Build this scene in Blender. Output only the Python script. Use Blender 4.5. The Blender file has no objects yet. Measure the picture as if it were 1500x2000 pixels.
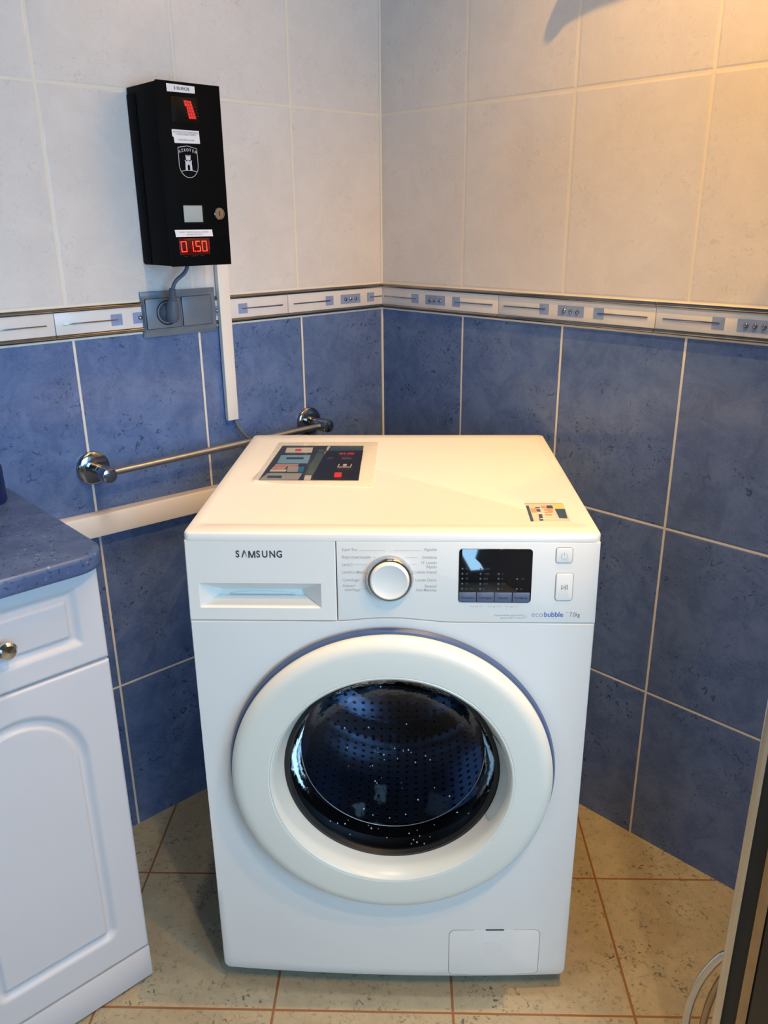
import bpy, bmesh, math, random
from mathutils import Vector, Matrix
random.seed(7)
R = math.radians
scene = bpy.context.scene
COL = scene.collection

# ------------------------------------------------------------------ camera
CAM_POS = Vector((0.03215, -1.07591, 1.27073))
cam_r = Vector((0.99936551, 0.03444647, -0.00905678))
cam_u = Vector((-0.00310293, 0.33751628, 0.94131458))
cam_f = Vector((-0.03548177, 0.94068921, -0.33740902))
cd = bpy.data.cameras.new('camera'); cam = bpy.data.objects.new('camera', cd); COL.objects.link(cam)
cd.sensor_fit = 'HORIZONTAL'; cd.sensor_width = 36.0; cd.lens = 36.0 * 1591.35 / 1500.0
cd.clip_start = 0.02
M = Matrix.Identity(4)
for i in range(3):
    M[i][0] = cam_r[i]; M[i][1] = cam_u[i]; M[i][2] = -cam_f[i]; M[i][3] = CAM_POS[i]
cam.matrix_world = M
scene.camera = cam

# ------------------------------------------------------------------ exposure, world, lights
vs = scene.view_settings
scene.display_settings.display_device = 'sRGB'
vs.view_transform = 'Standard'; vs.look = 'None'; vs.gamma = 1.0; vs.use_curve_mapping = False
vs.exposure = 0.0
world = bpy.data.worlds.new('world'); scene.world = world; world.use_nodes = True
world.node_tree.nodes['Background'].inputs[0].default_value = (0.75, 0.85, 1.0, 1)
world.node_tree.nodes['Background'].inputs[1].default_value = 0.03

WINDOW_POWER = 9.0
WINDOW2_POWER = 2.2
WINDOW_COLOR = (0.36, 0.68, 1.0, 1)
WARM = (1.0, 0.90, 0.76)
ORANGE = (1.0, 0.50, 0.09)
WARM2 = (1.0, 0.62, 0.27)
LAMPS = [  # x, y, power, colour, cone, tilt direction, bulb radius of the ceiling lamps
    (0.11, -0.13, 5.5, WARM, 76, (0, 0), 0.022),
    (-0.13, -0.16, 5.5, WARM, 76, (0, 0), 0.022),
    (0.50, 0.00, 24.0, ORANGE, 128, (0.42, 0.14), 0.010),
    (0.40, -1.10, 13.0, WARM2, 110, (0, 0), 0.022),  # unseen fill lamp, added to warm the washer and cabinet fronts
    (0.78, -0.78, 12.0, ORANGE, 130, (-0.05, 0.40), 0.022),  # unseen lamp, added for orange light on the right wall
]
CEIL_Z = 2.42
BLEND = 0.8

# ------------------------------------------------------------------ frames of the two walls
W = Vector((-0.0432, 0.9233, 0))
TH_L, TH_R = 0.7807, -0.7666
dL = Vector((-math.cos(TH_L), -math.sin(TH_L), 0)); nL = Vector((math.sin(TH_L), -math.cos(TH_L), 0))
dR = Vector((math.cos(TH_R), math.sin(TH_R), 0)); nR = Vector((math.sin(TH_R), -math.cos(TH_R), 0))
Z_BLUE, Z_BAND, Z_GROUT = 1.0728, 1.1311, 1.4891
TW = 0.2575; TZ = 0.3572
ML = Matrix.Translation(W) @ Matrix.Rotation(TH_L, 4, 'Z')    # local x right, y into the wall, z up; left wall x = -distance from corner
MR = Matrix.Translation(W) @ Matrix.Rotation(TH_R, 4, 'Z')

# ------------------------------------------------------------------ materials
def srgb(r, g, b):
    f = lambda c: (c / 255) / 12.92 if c <= 10.3 else (((c / 255) + 0.055) / 1.055) ** 2.4
    return (f(r), f(g), f(b), 1)
def mat(name, col, rough=0.5, metal=0.0, spec=0.5, emit=None, estr=0, trans=0, coat=0, alpha=1):
    m = bpy.data.materials.new(name); m.use_nodes = True
    b = m.node_tree.nodes['Principled BSDF']
    b.inputs['Base Color'].default_value = col
    b.inputs['Roughness'].default_value = rough
    b.inputs['Metallic'].default_value = metal
    b.inputs['Specular IOR Level'].default_value = spec
    b.inputs['Transmission Weight'].default_value = trans
    b.inputs['Coat Weight'].default_value = coat
    b.inputs['Coat Roughness'].default_value = 0.05
    b.inputs['Alpha'].default_value = alpha
    if emit:
        b.inputs['Emission Color'].default_value = emit; b.inputs['Emission Strength'].default_value = estr
    return m
class NT:
    def __init__(s, m): s.t = m.node_tree; s.n = s.t.nodes; s.l = s.t.links; s.b = s.n.get('Principled BSDF')
    def put(s, sock, v):
        if hasattr(v, 'links') or isinstance(v, bpy.types.NodeSocket): s.l.new(v, sock)
        else: sock.default_value = v
    def math(s, op, a, b=0.0, c=None):
        n = s.n.new('ShaderNodeMath'); n.operation = op
        s.put(n.inputs[0], a); s.put(n.inputs[1], b)
        if c is not None: s.put(n.inputs[2], c)
        return n.outputs[0]
    def noise(s, vec, scale, detail=4, rough=0.55, dist=0.0):
        n = s.n.new('ShaderNodeTexNoise'); s.l.new(vec, n.inputs['Vector'])
        n.inputs['Scale'].default_value = scale; n.inputs['Detail'].default_value = detail
        n.inputs['Roughness'].default_value = rough; n.inputs['Distortion'].default_value = dist
        return n.outputs['Fac']
    def step(s, v, lo, hi):
        n = s.n.new('ShaderNodeMapRange'); n.interpolation_type = 'SMOOTHSTEP'
        s.put(n.inputs['Value'], v); n.inputs['From Min'].default_value = lo; n.inputs['From Max'].default_value = hi
        return n.outputs[0]
    def mix(s, fac, a, b):
        n = s.n.new('ShaderNodeMix'); n.data_type = 'RGBA'
        s.put(n.inputs[0], fac); s.put(n.inputs[6], a); s.put(n.inputs[7], b)
        return n.outputs[2]
    def coord(s):
        n = s.n.new('ShaderNodeTexCoord'); x = s.n.new('ShaderNodeSeparateXYZ'); s.l.new(n.outputs['Object'], x.inputs[0])
        return n.outputs['Object'], x.outputs
    def bump(s, h, strength=0.2, dist=0.002):
        n = s.n.new('ShaderNodeBump'); s.l.new(h, n.inputs['Height']); n.inputs['Strength'].default_value = strength
        n.inputs['Distance'].default_value = dist; s.l.new(n.outputs[0], s.b.inputs['Normal'])
        return n

def grid_dist(k, v, off, pitch):
    """distance to the nearest line off + n*pitch, and the tile index"""
    a = k.math('DIVIDE', k.math('SUBTRACT', v, off), pitch)
    fr = k.math('FRACT', a)
    d = k.math('MULTIPLY', k.math('MINIMUM', fr, k.math('SUBTRACT', 1.0, fr)), pitch)
    return d, k.math('FLOOR', a)

def marble(k, vec, idx, base, light, dark, spec, sp_amt):
    """mottled glazed tile colour, offset per tile"""
    cmb = k.n.new('ShaderNodeCombineXYZ'); k.l.new(k.math('MULTIPLY', idx, 3.17), cmb.inputs[0]); k.l.new(k.math('MULTIPLY', idx, 1.73), cmb.inputs[1])
    k.l.new(k.math('MULTIPLY', idx, 2.41), cmb.inputs[2])
    add = k.n.new('ShaderNodeVectorMath'); add.operation = 'ADD'; k.l.new(vec, add.inputs[0]); k.l.new(cmb.outputs[0], add.inputs[1])
    v = add.outputs[0]
    big = k.noise(v, 15, 6, 0.68, 0.6)
    c = k.mix(k.math('MULTIPLY', k.step(big, 0.30, 0.75), 0.75), base, light)
    for sc, amt, wd in ((30, 0.30, 0.020), (52, 0.34, 0.030)):
        vn = k.noise(v, sc, 3, 0.6, 3.0)
        vein = k.math('SUBTRACT', 1.0, k.step(k.math('ABSOLUTE', k.math('SUBTRACT', vn, 0.5)), 0.0, wd))
        c = k.mix(k.math('MULTIPLY', vein, amt), c, light)
    dn = k.noise(v, 88, 3, 0.6, 1.4)
    mask = k.step(k.noise(v, 9, 2), 0.42, 0.62)
    c = k.mix(k.math('MULTIPLY', k.math('MULTIPLY', k.step(dn, 0.585, 0.66), mask), sp_amt), c, dark)
    cr = k.noise(v, 14, 5, 0.62, 2.6)
    crack = k.math('MULTIPLY', k.math('SUBTRACT', 1.0, k.step(k.math('ABSOLUTE', k.math('SUBTRACT', cr, 0.62)), 0.0, 0.008)), 0.7)
    c = k.mix(k.math('MULTIPLY', crack, spec), c, dark)
    return c

def wall_material(name, u_cream, u_blue, sign):
    m = mat(name, (1, 1, 1, 1), 0.16); k = NT(m)
    vec, xyz = k.coord(); x, z = k.math('MULTIPLY', xyz[0], sign), xyz[2]
    is_up = k.math('GREATER_THAN', z, 1.10)
    dc, ic = grid_dist(k, x, u_cream, TW); db, ib = grid_dist(k, x, u_blue, TW)
    zc, jc = grid_dist(k, z, Z_GROUT, 0.358); zb, jb = grid_dist(k, z, Z_BLUE - 3 * 0.3592, 0.3592)
    gw = 0.0022
    du = k.math('MINIMUM', dc, zc); dbm = k.math('MINIMUM', db, zb)
    d = k.math('ADD', k.math('MULTIPLY', is_up, du), k.math('MULTIPLY', k.math('SUBTRACT', 1.0, is_up), dbm))
    tile = k.step(d, gw * 0.8, gw * 1.25)
    cream = marble(k, vec, k.math('ADD', ic, k.math('MULTIPLY', jc, 5.3)), srgb(214, 212, 212), srgb(226, 224, 223), srgb(158, 160, 160), 0.16, 0.22)
    blue = marble(k, vec, k.math('ADD', ib, k.math('MULTIPLY', jb, 5.3)), srgb(79, 103, 150), srgb(112, 136, 182), srgb(34, 46, 78), 0.45, 0.7)
    tc = k.mix(is_up, blue, cream)
    dirt = k.noise(vec, 12, 3)
    gr = k.mix(dirt, srgb(222, 216, 200), srgb(235, 230, 220))
    k.l.new(k.mix(tile, gr, tc), k.b.inputs['Base Color'])
    rgh = k.math('ADD', k.math('MULTIPLY', k.math('SUBTRACT', 1.0, tile), 0.5), k.math('ADD', 0.13, k.math('MULTIPLY', k.noise(vec, 30, 3), 0.10)))
    k.l.new(rgh, k.b.inputs['Roughness'])
    edge = k.step(d, gw * 0.7, gw * 2.6)
    h = k.math('ADD', edge, k.math('MULTIPLY', k.noise(vec, 5, 2), 0.9))
    k.bump(h, 0.35, 0.0012)
    return m

def floor_material():
    m = mat('floor_tiles', (1, 1, 1, 1), 0.3); k = NT(m)
    vec, xyz = k.coord()
    dx, ix = grid_dist(k, xyz[0], 0.0, 0.3064); dy, iy = grid_dist(k, xyz[1], 0.0, 0.3064)
    d = k.math('MINIMUM', dx, dy); tile = k.step(d, 0.0017, 0.0027)
    c = marble(k, vec, k.math('ADD', ix, k.math('MULTIPLY', iy, 7.1)), srgb(148, 141, 120), srgb(170, 161, 136), srgb(62, 66, 58), 0.6, 0.85)
    c = k.mix(k.math('MULTIPLY', k.step(k.noise(vec, 90, 4, 0.6, 0.5), 0.56, 0.7), 0.5), c, srgb(92, 96, 84))
    k.l.new(k.mix(tile, srgb(128, 88, 56), c), k.b.inputs['Base Color'])
    k.l.new(k.math('ADD', 0.28, k.math('MULTIPLY', k.noise(vec, 20, 3), 0.2)), k.b.inputs['Roughness'])
    k.bump(k.math('ADD', tile, k.math('MULTIPLY', k.noise(vec, 60, 4), 0.5)), 0.4, 0.001)
    return m

def noisy(m, scale, amt, bump_s=0.0, rough_amt=0.0):
    """slight procedural mottling of a plain material"""
    k = NT(m); vec, _ = k.coord(); base = tuple(k.b.inputs['Base Color'].default_value)
    dk = tuple(c * (1 - amt) for c in base[:3]) + (1,)
    n = k.noise(vec, scale, 4)
    k.l.new(k.mix(k.step(n, 0.35, 0.65), dk, base), k.b.inputs['Base Color'])
    if rough_amt:
        r0 = k.b.inputs['Roughness'].default_value
        k.l.new(k.math('ADD', r0, k.math('MULTIPLY', n, rough_amt)), k.b.inputs['Roughness'])
    if bump_s: k.bump(n, bump_s, 0.001)
    return m

M_WASH = noisy(mat('washer_enamel', srgb(229, 229, 226), 0.28), 6, 0.015, 0, 0.05)
M_WPLAST = noisy(mat('washer_plastic', srgb(230, 229, 224), 0.33), 6, 0.012)
M_DOORW = noisy(mat('door_plastic', srgb(226, 227, 218), 0.30), 6, 0.012)
M_SLATE = noisy(mat('slate_blue_ring', srgb(72, 92, 132), 0.35), 10, 0.08)
M_GAP = mat('dark_gap', srgb(40, 38, 36), 0.8)
M_GREYLINE = mat('grey_groove', srgb(128, 126, 118), 0.7)
M_CHROME = noisy(mat('chrome', (0.62, 0.63, 0.65, 1), 0.10, 1.0), 20, 0.04, 0, 0.04)
M_DCHROME = noisy(mat('dark_chrome', (0.35, 0.36, 0.38, 1), 0.14, 1.0), 20, 0.05)
M_LINER = noisy(mat('liner_metal', (0.34, 0.32, 0.30, 1), 0.16, 1.0), 6, 0.3)
M_DISP = noisy(mat('display_smoke', (0.003, 0.003, 0.003, 1), 0.35, spec=0.12), 10, 0.1)
M_STEEL = noisy(mat('brushed_steel', (0.55, 0.54, 0.52, 1), 0.32, 1.0), 40, 0.10)
M_BLACKP = noisy(mat('black_paint', srgb(7, 9, 13), 0.6, spec=0.06), 60, 0.2, 0.05)
M_BLACKG = noisy(mat('black_gloss', (0.004, 0.006, 0.010, 1), 0.04, spec=1.0, coat=0.6), 10, 0.1)
M_RUBBER = noisy(mat('black_rubber', (0.010, 0.010, 0.010, 1), 0.45), 15, 0.2)
M_WHITEP = noisy(mat('white_trunking_plastic', srgb(236, 232, 226), 0.38), 10, 0.015)
M_SOCK = noisy(mat('socket_graphite', srgb(112, 128, 148), 0.38, 0.35), 30, 0.05)
M_SOCKD = noisy(mat('socket_well', srgb(30, 38, 52), 0.4), 20, 0.1)
M_PLUG = noisy(mat('plug_grey', srgb(84, 98, 118), 0.5), 30, 0.08)
M_CABLE = noisy(mat('cable_grey', srgb(110, 116, 124), 0.5), 30, 0.08)
M_CAB = noisy(mat('cabinet_lacquer', srgb(202, 204, 210), 0.42), 5, 0.015)
M_STICK = noisy(mat('sticker_white', srgb(226, 228, 236), 0.6), 40, 0.03)
M_INKG = mat('ink_grey', srgb(168, 165, 162), 0.6)
M_INKD = mat('ink_dark', srgb(62, 64, 72), 0.6)
M_INKB = mat('ink_blue', srgb(78, 110, 178), 0.6)
M_INKK = mat('ink_black', srgb(70, 70, 78), 0.6)
M_SILVER = mat('silver_print', srgb(196, 200, 214), 0.5)
M_LED = mat('red_led', (0.5, 0.02, 0.01, 1), 0.4, emit=(1.0, 0.045, 0.02, 1), estr=3.2)
M_LEDD = mat('red_led_dim', (0.12, 0.0, 0.0, 1), 0.4, emit=(0.9, 0.01, 0.01, 1), estr=0.35)
M_LEDW = mat('red_glass', (0.03, 0.001, 0.001, 1), 0.15, emit=(0.9, 0.01, 0.01, 1), estr=0.06)
M_BAND = noisy(mat('band_glaze', srgb(222, 222, 224), 0.25), 18, 0.05)
M_INLAY = noisy(mat('inlay_blue', srgb(138, 160, 205), 0.3), 40, 0.12)
M_TOPBLUE = None
M_PRINTNAVY = mat('print_navy', srgb(52, 62, 78), 0.35)
M_PRINTBLK = mat('print_black', srgb(34, 32, 34), 0.35)
M_PRINTGREEN = mat('print_greygreen', srgb(86, 104, 100), 0.35)
M_PRINTTEAL = mat('print_teal', srgb(64, 92, 112), 0.35)
M_PRINTWH = mat('print_white', srgb(214, 214, 214), 0.35)
M_PRINTBL = mat('print_lightblue', srgb(128, 176, 212), 0.35)
M_PRINTCY = mat('print_cyan', srgb(36, 128, 176), 0.35)
M_PRINTPK = mat('print_pink', srgb(196, 156, 156), 0.35)
M_PRINTRD = mat('print_red', srgb(228, 58, 48), 0.35)
M_PRINTGR = mat('print_grey', srgb(168, 172, 176), 0.35)
M_PRINTOR = mat('print_orange', srgb(206, 150, 110), 0.4)
M_PRINTYL = mat('print_yellow', srgb(216, 200, 120), 0.4)
M_PRINTST = mat('print_sticker_base', srgb(198, 194, 178), 0.4)
M_PRINTDB = mat('print_dark_blue', srgb(54, 78, 100), 0.4)

def worktop_material():
    m = mat('speckled_blue_laminate', (1, 1, 1, 1), 0.35); k = NT(m); vec, _ = k.coord()
    c = k.mix(k.step(k.noise(vec, 14, 4), 0.35, 0.68), srgb(70, 88, 128), srgb(88, 108, 148))
    c = k.mix(k.math('MULTIPLY', k.step(k.noise(vec, 160, 2, 0.5, 0.3), 0.60, 0.68), 0.7), c, srgb(36, 46, 78))
    c = k.mix(k.math('MULTIPLY', k.step(k.noise(vec, 120, 2), 0.64, 0.72), 0.45), c, srgb(150, 165, 195))
    k.l.new(c, k.b.inputs['Base Color']); return m
M_TOPBLUE = worktop_material()

def glass_material(name, tint, gloss_rough=0.02, bump=0.0, ior=1.5, gain=1.0):
    """thin tinted pane: lets light straight through, reflects by Fresnel"""
    m = bpy.data.materials.new(name); m.use_nodes = True; t = m.node_tree; n = t.nodes; n.clear()
    out = n.new('ShaderNodeOutputMaterial'); mx = n.new('ShaderNodeMixShader')
    tr = n.new('ShaderNodeBsdfTransparent'); tr.inputs[0].default_value = tint
    gl = n.new('ShaderNodeBsdfGlossy'); gl.inputs['Roughness'].default_value = gloss_rough
    fr = n.new('ShaderNodeFresnel'); fr.inputs[0].default_value = ior
    sc_ = n.new('ShaderNodeMath'); sc_.operation = 'MULTIPLY'; sc_.inputs[1].default_value = gain; t.links.new(fr.outputs[0], sc_.inputs[0])
    t.links.new(sc_.outputs[0], mx.inputs[0]); t.links.new(tr.outputs[0], mx.inputs[1]); t.links.new(gl.outputs[0], mx.inputs[2])
    t.links.new(mx.outputs[0], out.inputs[0])
    if bump:
        tc = n.new('ShaderNodeTexCoord'); ns = n.new('ShaderNodeTexNoise'); ns.inputs['Scale'].default_value = 45; ns.inputs['Detail'].default_value = 3
        bp = n.new('ShaderNodeBump'); bp.inputs['Strength'].default_value = bump; bp.inputs['Distance'].default_value = 0.002
        t.links.new(tc.outputs['Object'], ns.inputs['Vector']); t.links.new(ns.outputs[0], bp.inputs['Height'])
        t.links.new(bp.outputs[0], gl.inputs['Normal']); t.links.new(bp.outputs[0], fr.inputs['Normal'])
    return m
M_BOWL = glass_material('door_glass', (0.42, 0.46, 0.52, 1), 0.03, 0.25, ior=1.20, gain=0.8)
M_SLEEVE = glass_material('clear_plastic', (0.97, 0.975, 0.98, 1), 0.12, 0.5)

def drum_material(name, along_axis=True):
    """steel with a grid of small round perforations"""
    m = mat(name, (0.38, 0.42, 0.50, 1), 0.24, 1.0); k = NT(m); vec, xyz = k.coord()
    if along_axis:
        ang = k.math('MULTIPLY', k.math('ARCTAN2', xyz[2], xyz[0]), 0.235)
        a, b = ang, xyz[1]
    else: a, b = xyz[0], xyz[2]
    p = 0.0185
    fa = k.math('SUBTRACT', k.math('FRACT', k.math('DIVIDE', k.math('ADD', a, 5.0), p)), 0.5)
    fb = k.math('SUBTRACT', k.math('FRACT', k.math('DIVIDE', k.math('ADD', b, 5.0), p)), 0.5)
    d = k.math('SQRT', k.math('ADD', k.math('MULTIPLY', fa, fa), k.math('MULTIPLY', fb, fb)))
    hole = k.step(d, 0.17, 0.23)
    k.l.new(k.mix(hole, (0.003, 0.003, 0.004, 1), (0.38, 0.42, 0.50, 1)), k.b.inputs['Base Color'])
    k.l.new(hole, k.b.inputs['Metallic'])
    k.bump(k.math('ADD', hole, k.noise(vec, 14, 3)), 0.5, 0.003)
    return m
M_DRUM = drum_material('drum_steel'); M_DRUMB = drum_material('drum_back_steel', False)

# ------------------------------------------------------------------ mesh helpers
class MB:
    """collects shapes and links them as ONE mesh object"""
    def __init__(s): s.bm = bmesh.new()
    def add(s, verts, faces):
        vs_ = [s.bm.verts.new(v) for v in verts]
        for f in faces:
            try: s.bm.faces.new([vs_[i] for i in f])
            except ValueError: pass
        return vs_
    def box(s, x0, x1, y0, y1, z0, z1, bev=0.0, seg=2):
        b = bmesh.new(); bmesh.ops.create_cube(b, size=1)
        for v in b.verts: v.co = Vector(((x0 + x1) / 2 + v.co.x * (x1 - x0), (y0 + y1) / 2 + v.co.y * (y1 - y0), (z0 + z1) / 2 + v.co.z * (z1 - z0)))
        if bev: bmesh.ops.bevel(b, geom=b.edges[:], offset=bev, segments=seg, profile=0.5, affect='EDGES')
        s.merge(b); return s
    def merge(s, b):
        me = bpy.data.meshes.new('tmp'); b.to_mesh(me); b.free(); s.bm.from_mesh(me); bpy.data.meshes.remove(me)
    def prism(s, pts, y0, y1, bev=0.0):
        """polygon in x,z extruded from y0 (front) to y1"""
        b = bmesh.new(); n = len(pts)
        a = [b.verts.new((p[0], y0, p[1])) for p in pts]; c = [b.verts.new((p[0], y1, p[1])) for p in pts]
        b.faces.new(a); b.faces.new(c[::-1])
        for i in range(n): b.faces.new((a[(i + 1) % n], a[i], c[i], c[(i + 1) % n]))
        bmesh.ops.recalc_face_normals(b, faces=b.faces[:])
        if bev:
            es = [e for e in b.edges if all(abs(v.co.y - y0) < 1e-7 for v in e.verts)]
            bmesh.ops.bevel(b, geom=es, offset=bev, segments=3, profile=0.5, affect='EDGES')
        s.merge(b); return s
    def slab(s, pts, z0, z1, bev=0.0):
        """polygon in x,y extruded in z"""
        b = bmesh.new(); n = len(pts)
        a = [b.verts.new((p[0], p[1], z1)) for p in pts]; c = [b.verts.new((p[0], p[1], z0)) for p in pts]
        b.faces.new(a); b.faces.new(c[::-1])
        for i in range(n): b.faces.new((a[(i + 1) % n], a[i], c[i], c[(i + 1) % n]))
        bmesh.ops.recalc_face_normals(b, faces=b.faces[:])
        if bev:
            es = [e for e in b.edges if all(abs(v.co.z - z1) < 1e-7 for v in e.verts)]
            bmesh.ops.bevel(b, geom=es, offset=bev, segments=3, profile=0.5, affect='EDGES')
        s.merge(b); return s
    def lathe(s, prof, axis='y', c=(0, 0, 0), seg=96, a0=0.0, a1=2 * math.pi, closed_profile=False):
        """profile of (radius, position along the axis)"""
        full = abs(a1 - a0 - 2 * math.pi) < 1e-6
        n = seg if full else seg + 1; rings = []
        for r, h in prof:
            ring = []
            for i in range(n):
                a = a0 + (a1 - a0) * i / seg; ca, sa = math.cos(a) * r, math.sin(a) * r
                p = (c[0] + ca, c[1] + h, c[2] + sa) if axis == 'y' else ((c[0] + ca, c[1] + sa, c[2] + h) if axis == 'z' else (c[0] + h, c[1] + ca, c[2] + sa))
                ring.append(s.bm.verts.new(p))
            rings.append(ring)
        m = len(rings)
        for j in range(m if closed_profile else m - 1):
            A, B = rings[j], rings[(j + 1) % m]
            for i in range(seg):
                k2 = (i + 1) % n
                try: s.bm.faces.new((A[i], A[k2], B[k2], B[i]))
                except ValueError: pass
        return s
    def tube(s, path, r, seg=12, caps=True):
        pts = [Vector(p) for p in path]; rings = []
        rr = r if isinstance(r, (list, tuple)) else [r] * len(pts)
        prev = None
        for i, p in enumerate(pts):
            t = (pts[min(i + 1, len(pts) - 1)] - pts[max(i - 1, 0)]).normalized()
            if prev is None: nx = t.orthogonal().normalized()
            else: nx = (prev - t * prev.dot(t)).normalized()
            prev = nx; ny = t.cross(nx)
            rings.append([s.bm.verts.new(p + (nx * math.cos(2 * math.pi * k / seg) + ny * math.sin(2 * math.pi * k / seg)) * rr[i]) for k in range(seg)])
        for A, B in zip(rings, rings[1:]):
            for k in range(seg): s.bm.faces.new((A[k], A[(k + 1) % seg], B[(k + 1) % seg], B[k]))
        if caps: s.bm.faces.new(rings[0][::-1]); s.bm.faces.new(rings[-1])
        return s
    def sphere(s, c, r, sc=(1, 1, 1), u=12, v=8):
        b = bmesh.new(); bmesh.ops.create_uvsphere(b, u_segments=u, v_segments=v, radius=r)
        for q in b.verts: q.co = Vector((c[0] + q.co.x * sc[0], c[1] + q.co.y * sc[1], c[2] + q.co.z * sc[2]))
        s.merge(b); return s
    def build(s, name, material, parent=None, smooth=True, angle=35, warp=None):
        if warp:
            for v in s.bm.verts: v.co = warp(v.co)
        bmesh.ops.recalc_face_normals(s.bm, faces=s.bm.faces[:])
        me = bpy.data.meshes.new(name); s.bm.to_mesh(me); s.bm.free()
        me.materials.append(material)
        if smooth:
            for p in me.polygons: p.use_smooth = True
            try: me.set_sharp_from_angle(angle=R(angle))
            except Exception: pass
        o = bpy.data.objects.new(name, me); COL.objects.link(o)
        if parent is not None: o.parent = parent
        return o

def bez(p0, p1, p2, p3, n=14):
    p0, p1, p2, p3 = map(Vector, (p0, p1, p2, p3)); out = []
    for i in range(n + 1):
        t = i / n; out.append(p0 * (1 - t) ** 3 + p1 * 3 * t * (1 - t) ** 2 + p2 * 3 * t * t * (1 - t) + p3 * t ** 3)
    return out
def rrect(x0, x1, z0, z1, r, n=6):
    pts = []
    for cx, cz, a in ((x1 - r, z1 - r, 0), (x0 + r, z1 - r, 90), (x0 + r, z0 + r, 180), (x1 - r, z0 + r, 270)):
        for i in range(n + 1):
            t = R(a + 90 * i / n); pts.append((cx + r * math.cos(t), cz + r * math.sin(t)))
    return pts
def ring_prism(mb, outer, inner, y0, y1):
    n = len(outer)
    A = [mb.bm.verts.new((p[0], y0, p[1])) for p in outer]; B = [mb.bm.verts.new((p[0], y0, p[1])) for p in inner]
    C_ = [mb.bm.verts.new((p[0], y1, p[1])) for p in outer]; D = [mb.bm.verts.new((p[0], y1, p[1])) for p in inner]
    for i in range(n):
        j = (i + 1) % n
        for q in ((A[i], A[j], B[j], B[i]), (A[j], A[i], C_[i], C_[j]), (B[i], B[j], D[j], D[i]), (C_[i], D[i], D[j], C_[j])): mb.bm.faces.new(q)
    return mb

def thing(name, label, cat, mtx=None, group=None, kind=None):
    o = bpy.data.objects.new(name, None); COL.objects.link(o); o.empty_display_size = 0.05
    if mtx is not None: o.matrix_world = mtx
    if label: o['label'] = label
    if cat: o['category'] = cat
    if group: o['group'] = group
    if kind: o['kind'] = kind
    return o
def tag(o, label=None, cat=None, group=None, kind=None):
    if label: o['label'] = label
    if cat: o['category'] = cat
    if group: o['group'] = group
    if kind: o['kind'] = kind
    return o
def text(name, body, x, z, size, material, parent, y=0.0, align='LEFT', bold=0.0, sx=1.0, depth=0.00012, rot=0.0, flat=False, shear=0.0, fy=None):
    """lettering as a thin mesh standing on a front (x right, z up)"""
    cu = bpy.data.curves.new(name, 'FONT'); cu.body = body; cu.size = size; cu.align_x = align; cu.align_y = 'CENTER'
    cu.offset = bold; cu.extrude = depth; cu.shear = shear; cu.resolution_u = 4
    t = bpy.data.objects.new('tmp_text', cu); COL.objects.link(t)
    dg = bpy.context.evaluated_depsgraph_get(); me = bpy.data.meshes.new_from_object(t.evaluated_get(dg))
    bpy.data.objects.remove(t); bpy.data.curves.remove(cu)
    ca, sa = math.cos(rot), math.sin(rot)
    for v in me.vertices:
        a, b, d = v.co.x * sx, v.co.y, v.co.z
        a, b = a * ca - b * sa, a * sa + b * ca
        X, Z = x + a, z + b
        v.co = (X, (fy(X, Z) if fy else y) - d, Z) if not flat else (X, z + b, y + d)
    me.materials.clear(); me.materials.append(material); me.name = name
    o = bpy.data.objects.new(name, me); COL.objects.link(o)
    if parent is not None: o.parent = parent
    return o

# ================================================================== the room
LU, RU = 2.75, 2.45
P0 = W; PL = W + dL * LU; PR = W + dR * RU; PX = W + dL * LU + dR * RU
def wall_obj(name, mtx, x0, x1, z0, z1, material, holes=None):
    mb = MB(); t = 0.10
    if not holes: mb.box(x0, x1, 0, t, z0, z1)
    else:
        cur = x0
        for hx0, hx1, hz0, hz1 in sorted(holes):
            mb.box(cur, hx0, 0, t, z0, z1); mb.box(hx0, hx1, 0, t, z0, hz0); mb.box(hx0, hx1, 0, t, hz1, z1); cur = hx1
        mb.box(cur, x1, 0, t, z0, z1)
    o = mb.build(name, material, None, smooth=False); o.matrix_world = mtx; o['kind'] = 'structure'
    return o
M_WL = wall_material('tiles_left_wall', 0.2476, 0.2417, -1.0)
M_WR = wall_material('tiles_right_wall', 0.2501, 0.2539, 1.0)
M_PAINT = noisy(mat('taupe_wall_paint', srgb(128, 124, 118), 0.7), 8, 0.03)
wall_obj('wall_left', ML, -LU, 0, 0, CEIL_Z, M_WL)
wall_obj('wall_right', MR, 0, RU, 0, CEIL_Z, M_WR)
def frame_at(p, q):
    """frame of a wall seen from inside running from p (left) to q (right)"""
    d = (q - p).normalized(); return Matrix.Translation(p) @ Matrix.Rotation(math.atan2(d.y, d.x), 4, 'Z')
MF = frame_at(PR, PX)           # wall facing the left wall, holds the window
WX0, WX1, WZ0, WZ1 = 1.90, 2.30, 0.25, 1.05
UX0, UX1, UZ0, UZ1 = 0.55, 1.60, 0.80, 1.90
FILL_WINDOW_POWER = 10.5
wall_obj('wall_front', MF, 0, LU, 0, CEIL_Z, M_PAINT, ((WX0, WX1, WZ0, WZ1), (UX0, UX1, UZ0, UZ1)))
MK = frame_at(PX, PL)           # wall facing the right wall, second window beside the left wall
VX0, VX1, VZ0, VZ1 = RU - 1.50, RU - 0.80, 0.50, 1.60
wall_obj('wall_back', MK, 0, RU, 0, CEIL_Z, M_PAINT, ((VX0, VX1, VZ0, VZ1),))
fm = MB(); fm.box(-3.4, 3.4, -3.9, 2.0, -0.1, 0)
fo = fm.build('floor', floor_material(), None, smooth=False); fo['kind'] = 'structure'
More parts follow.
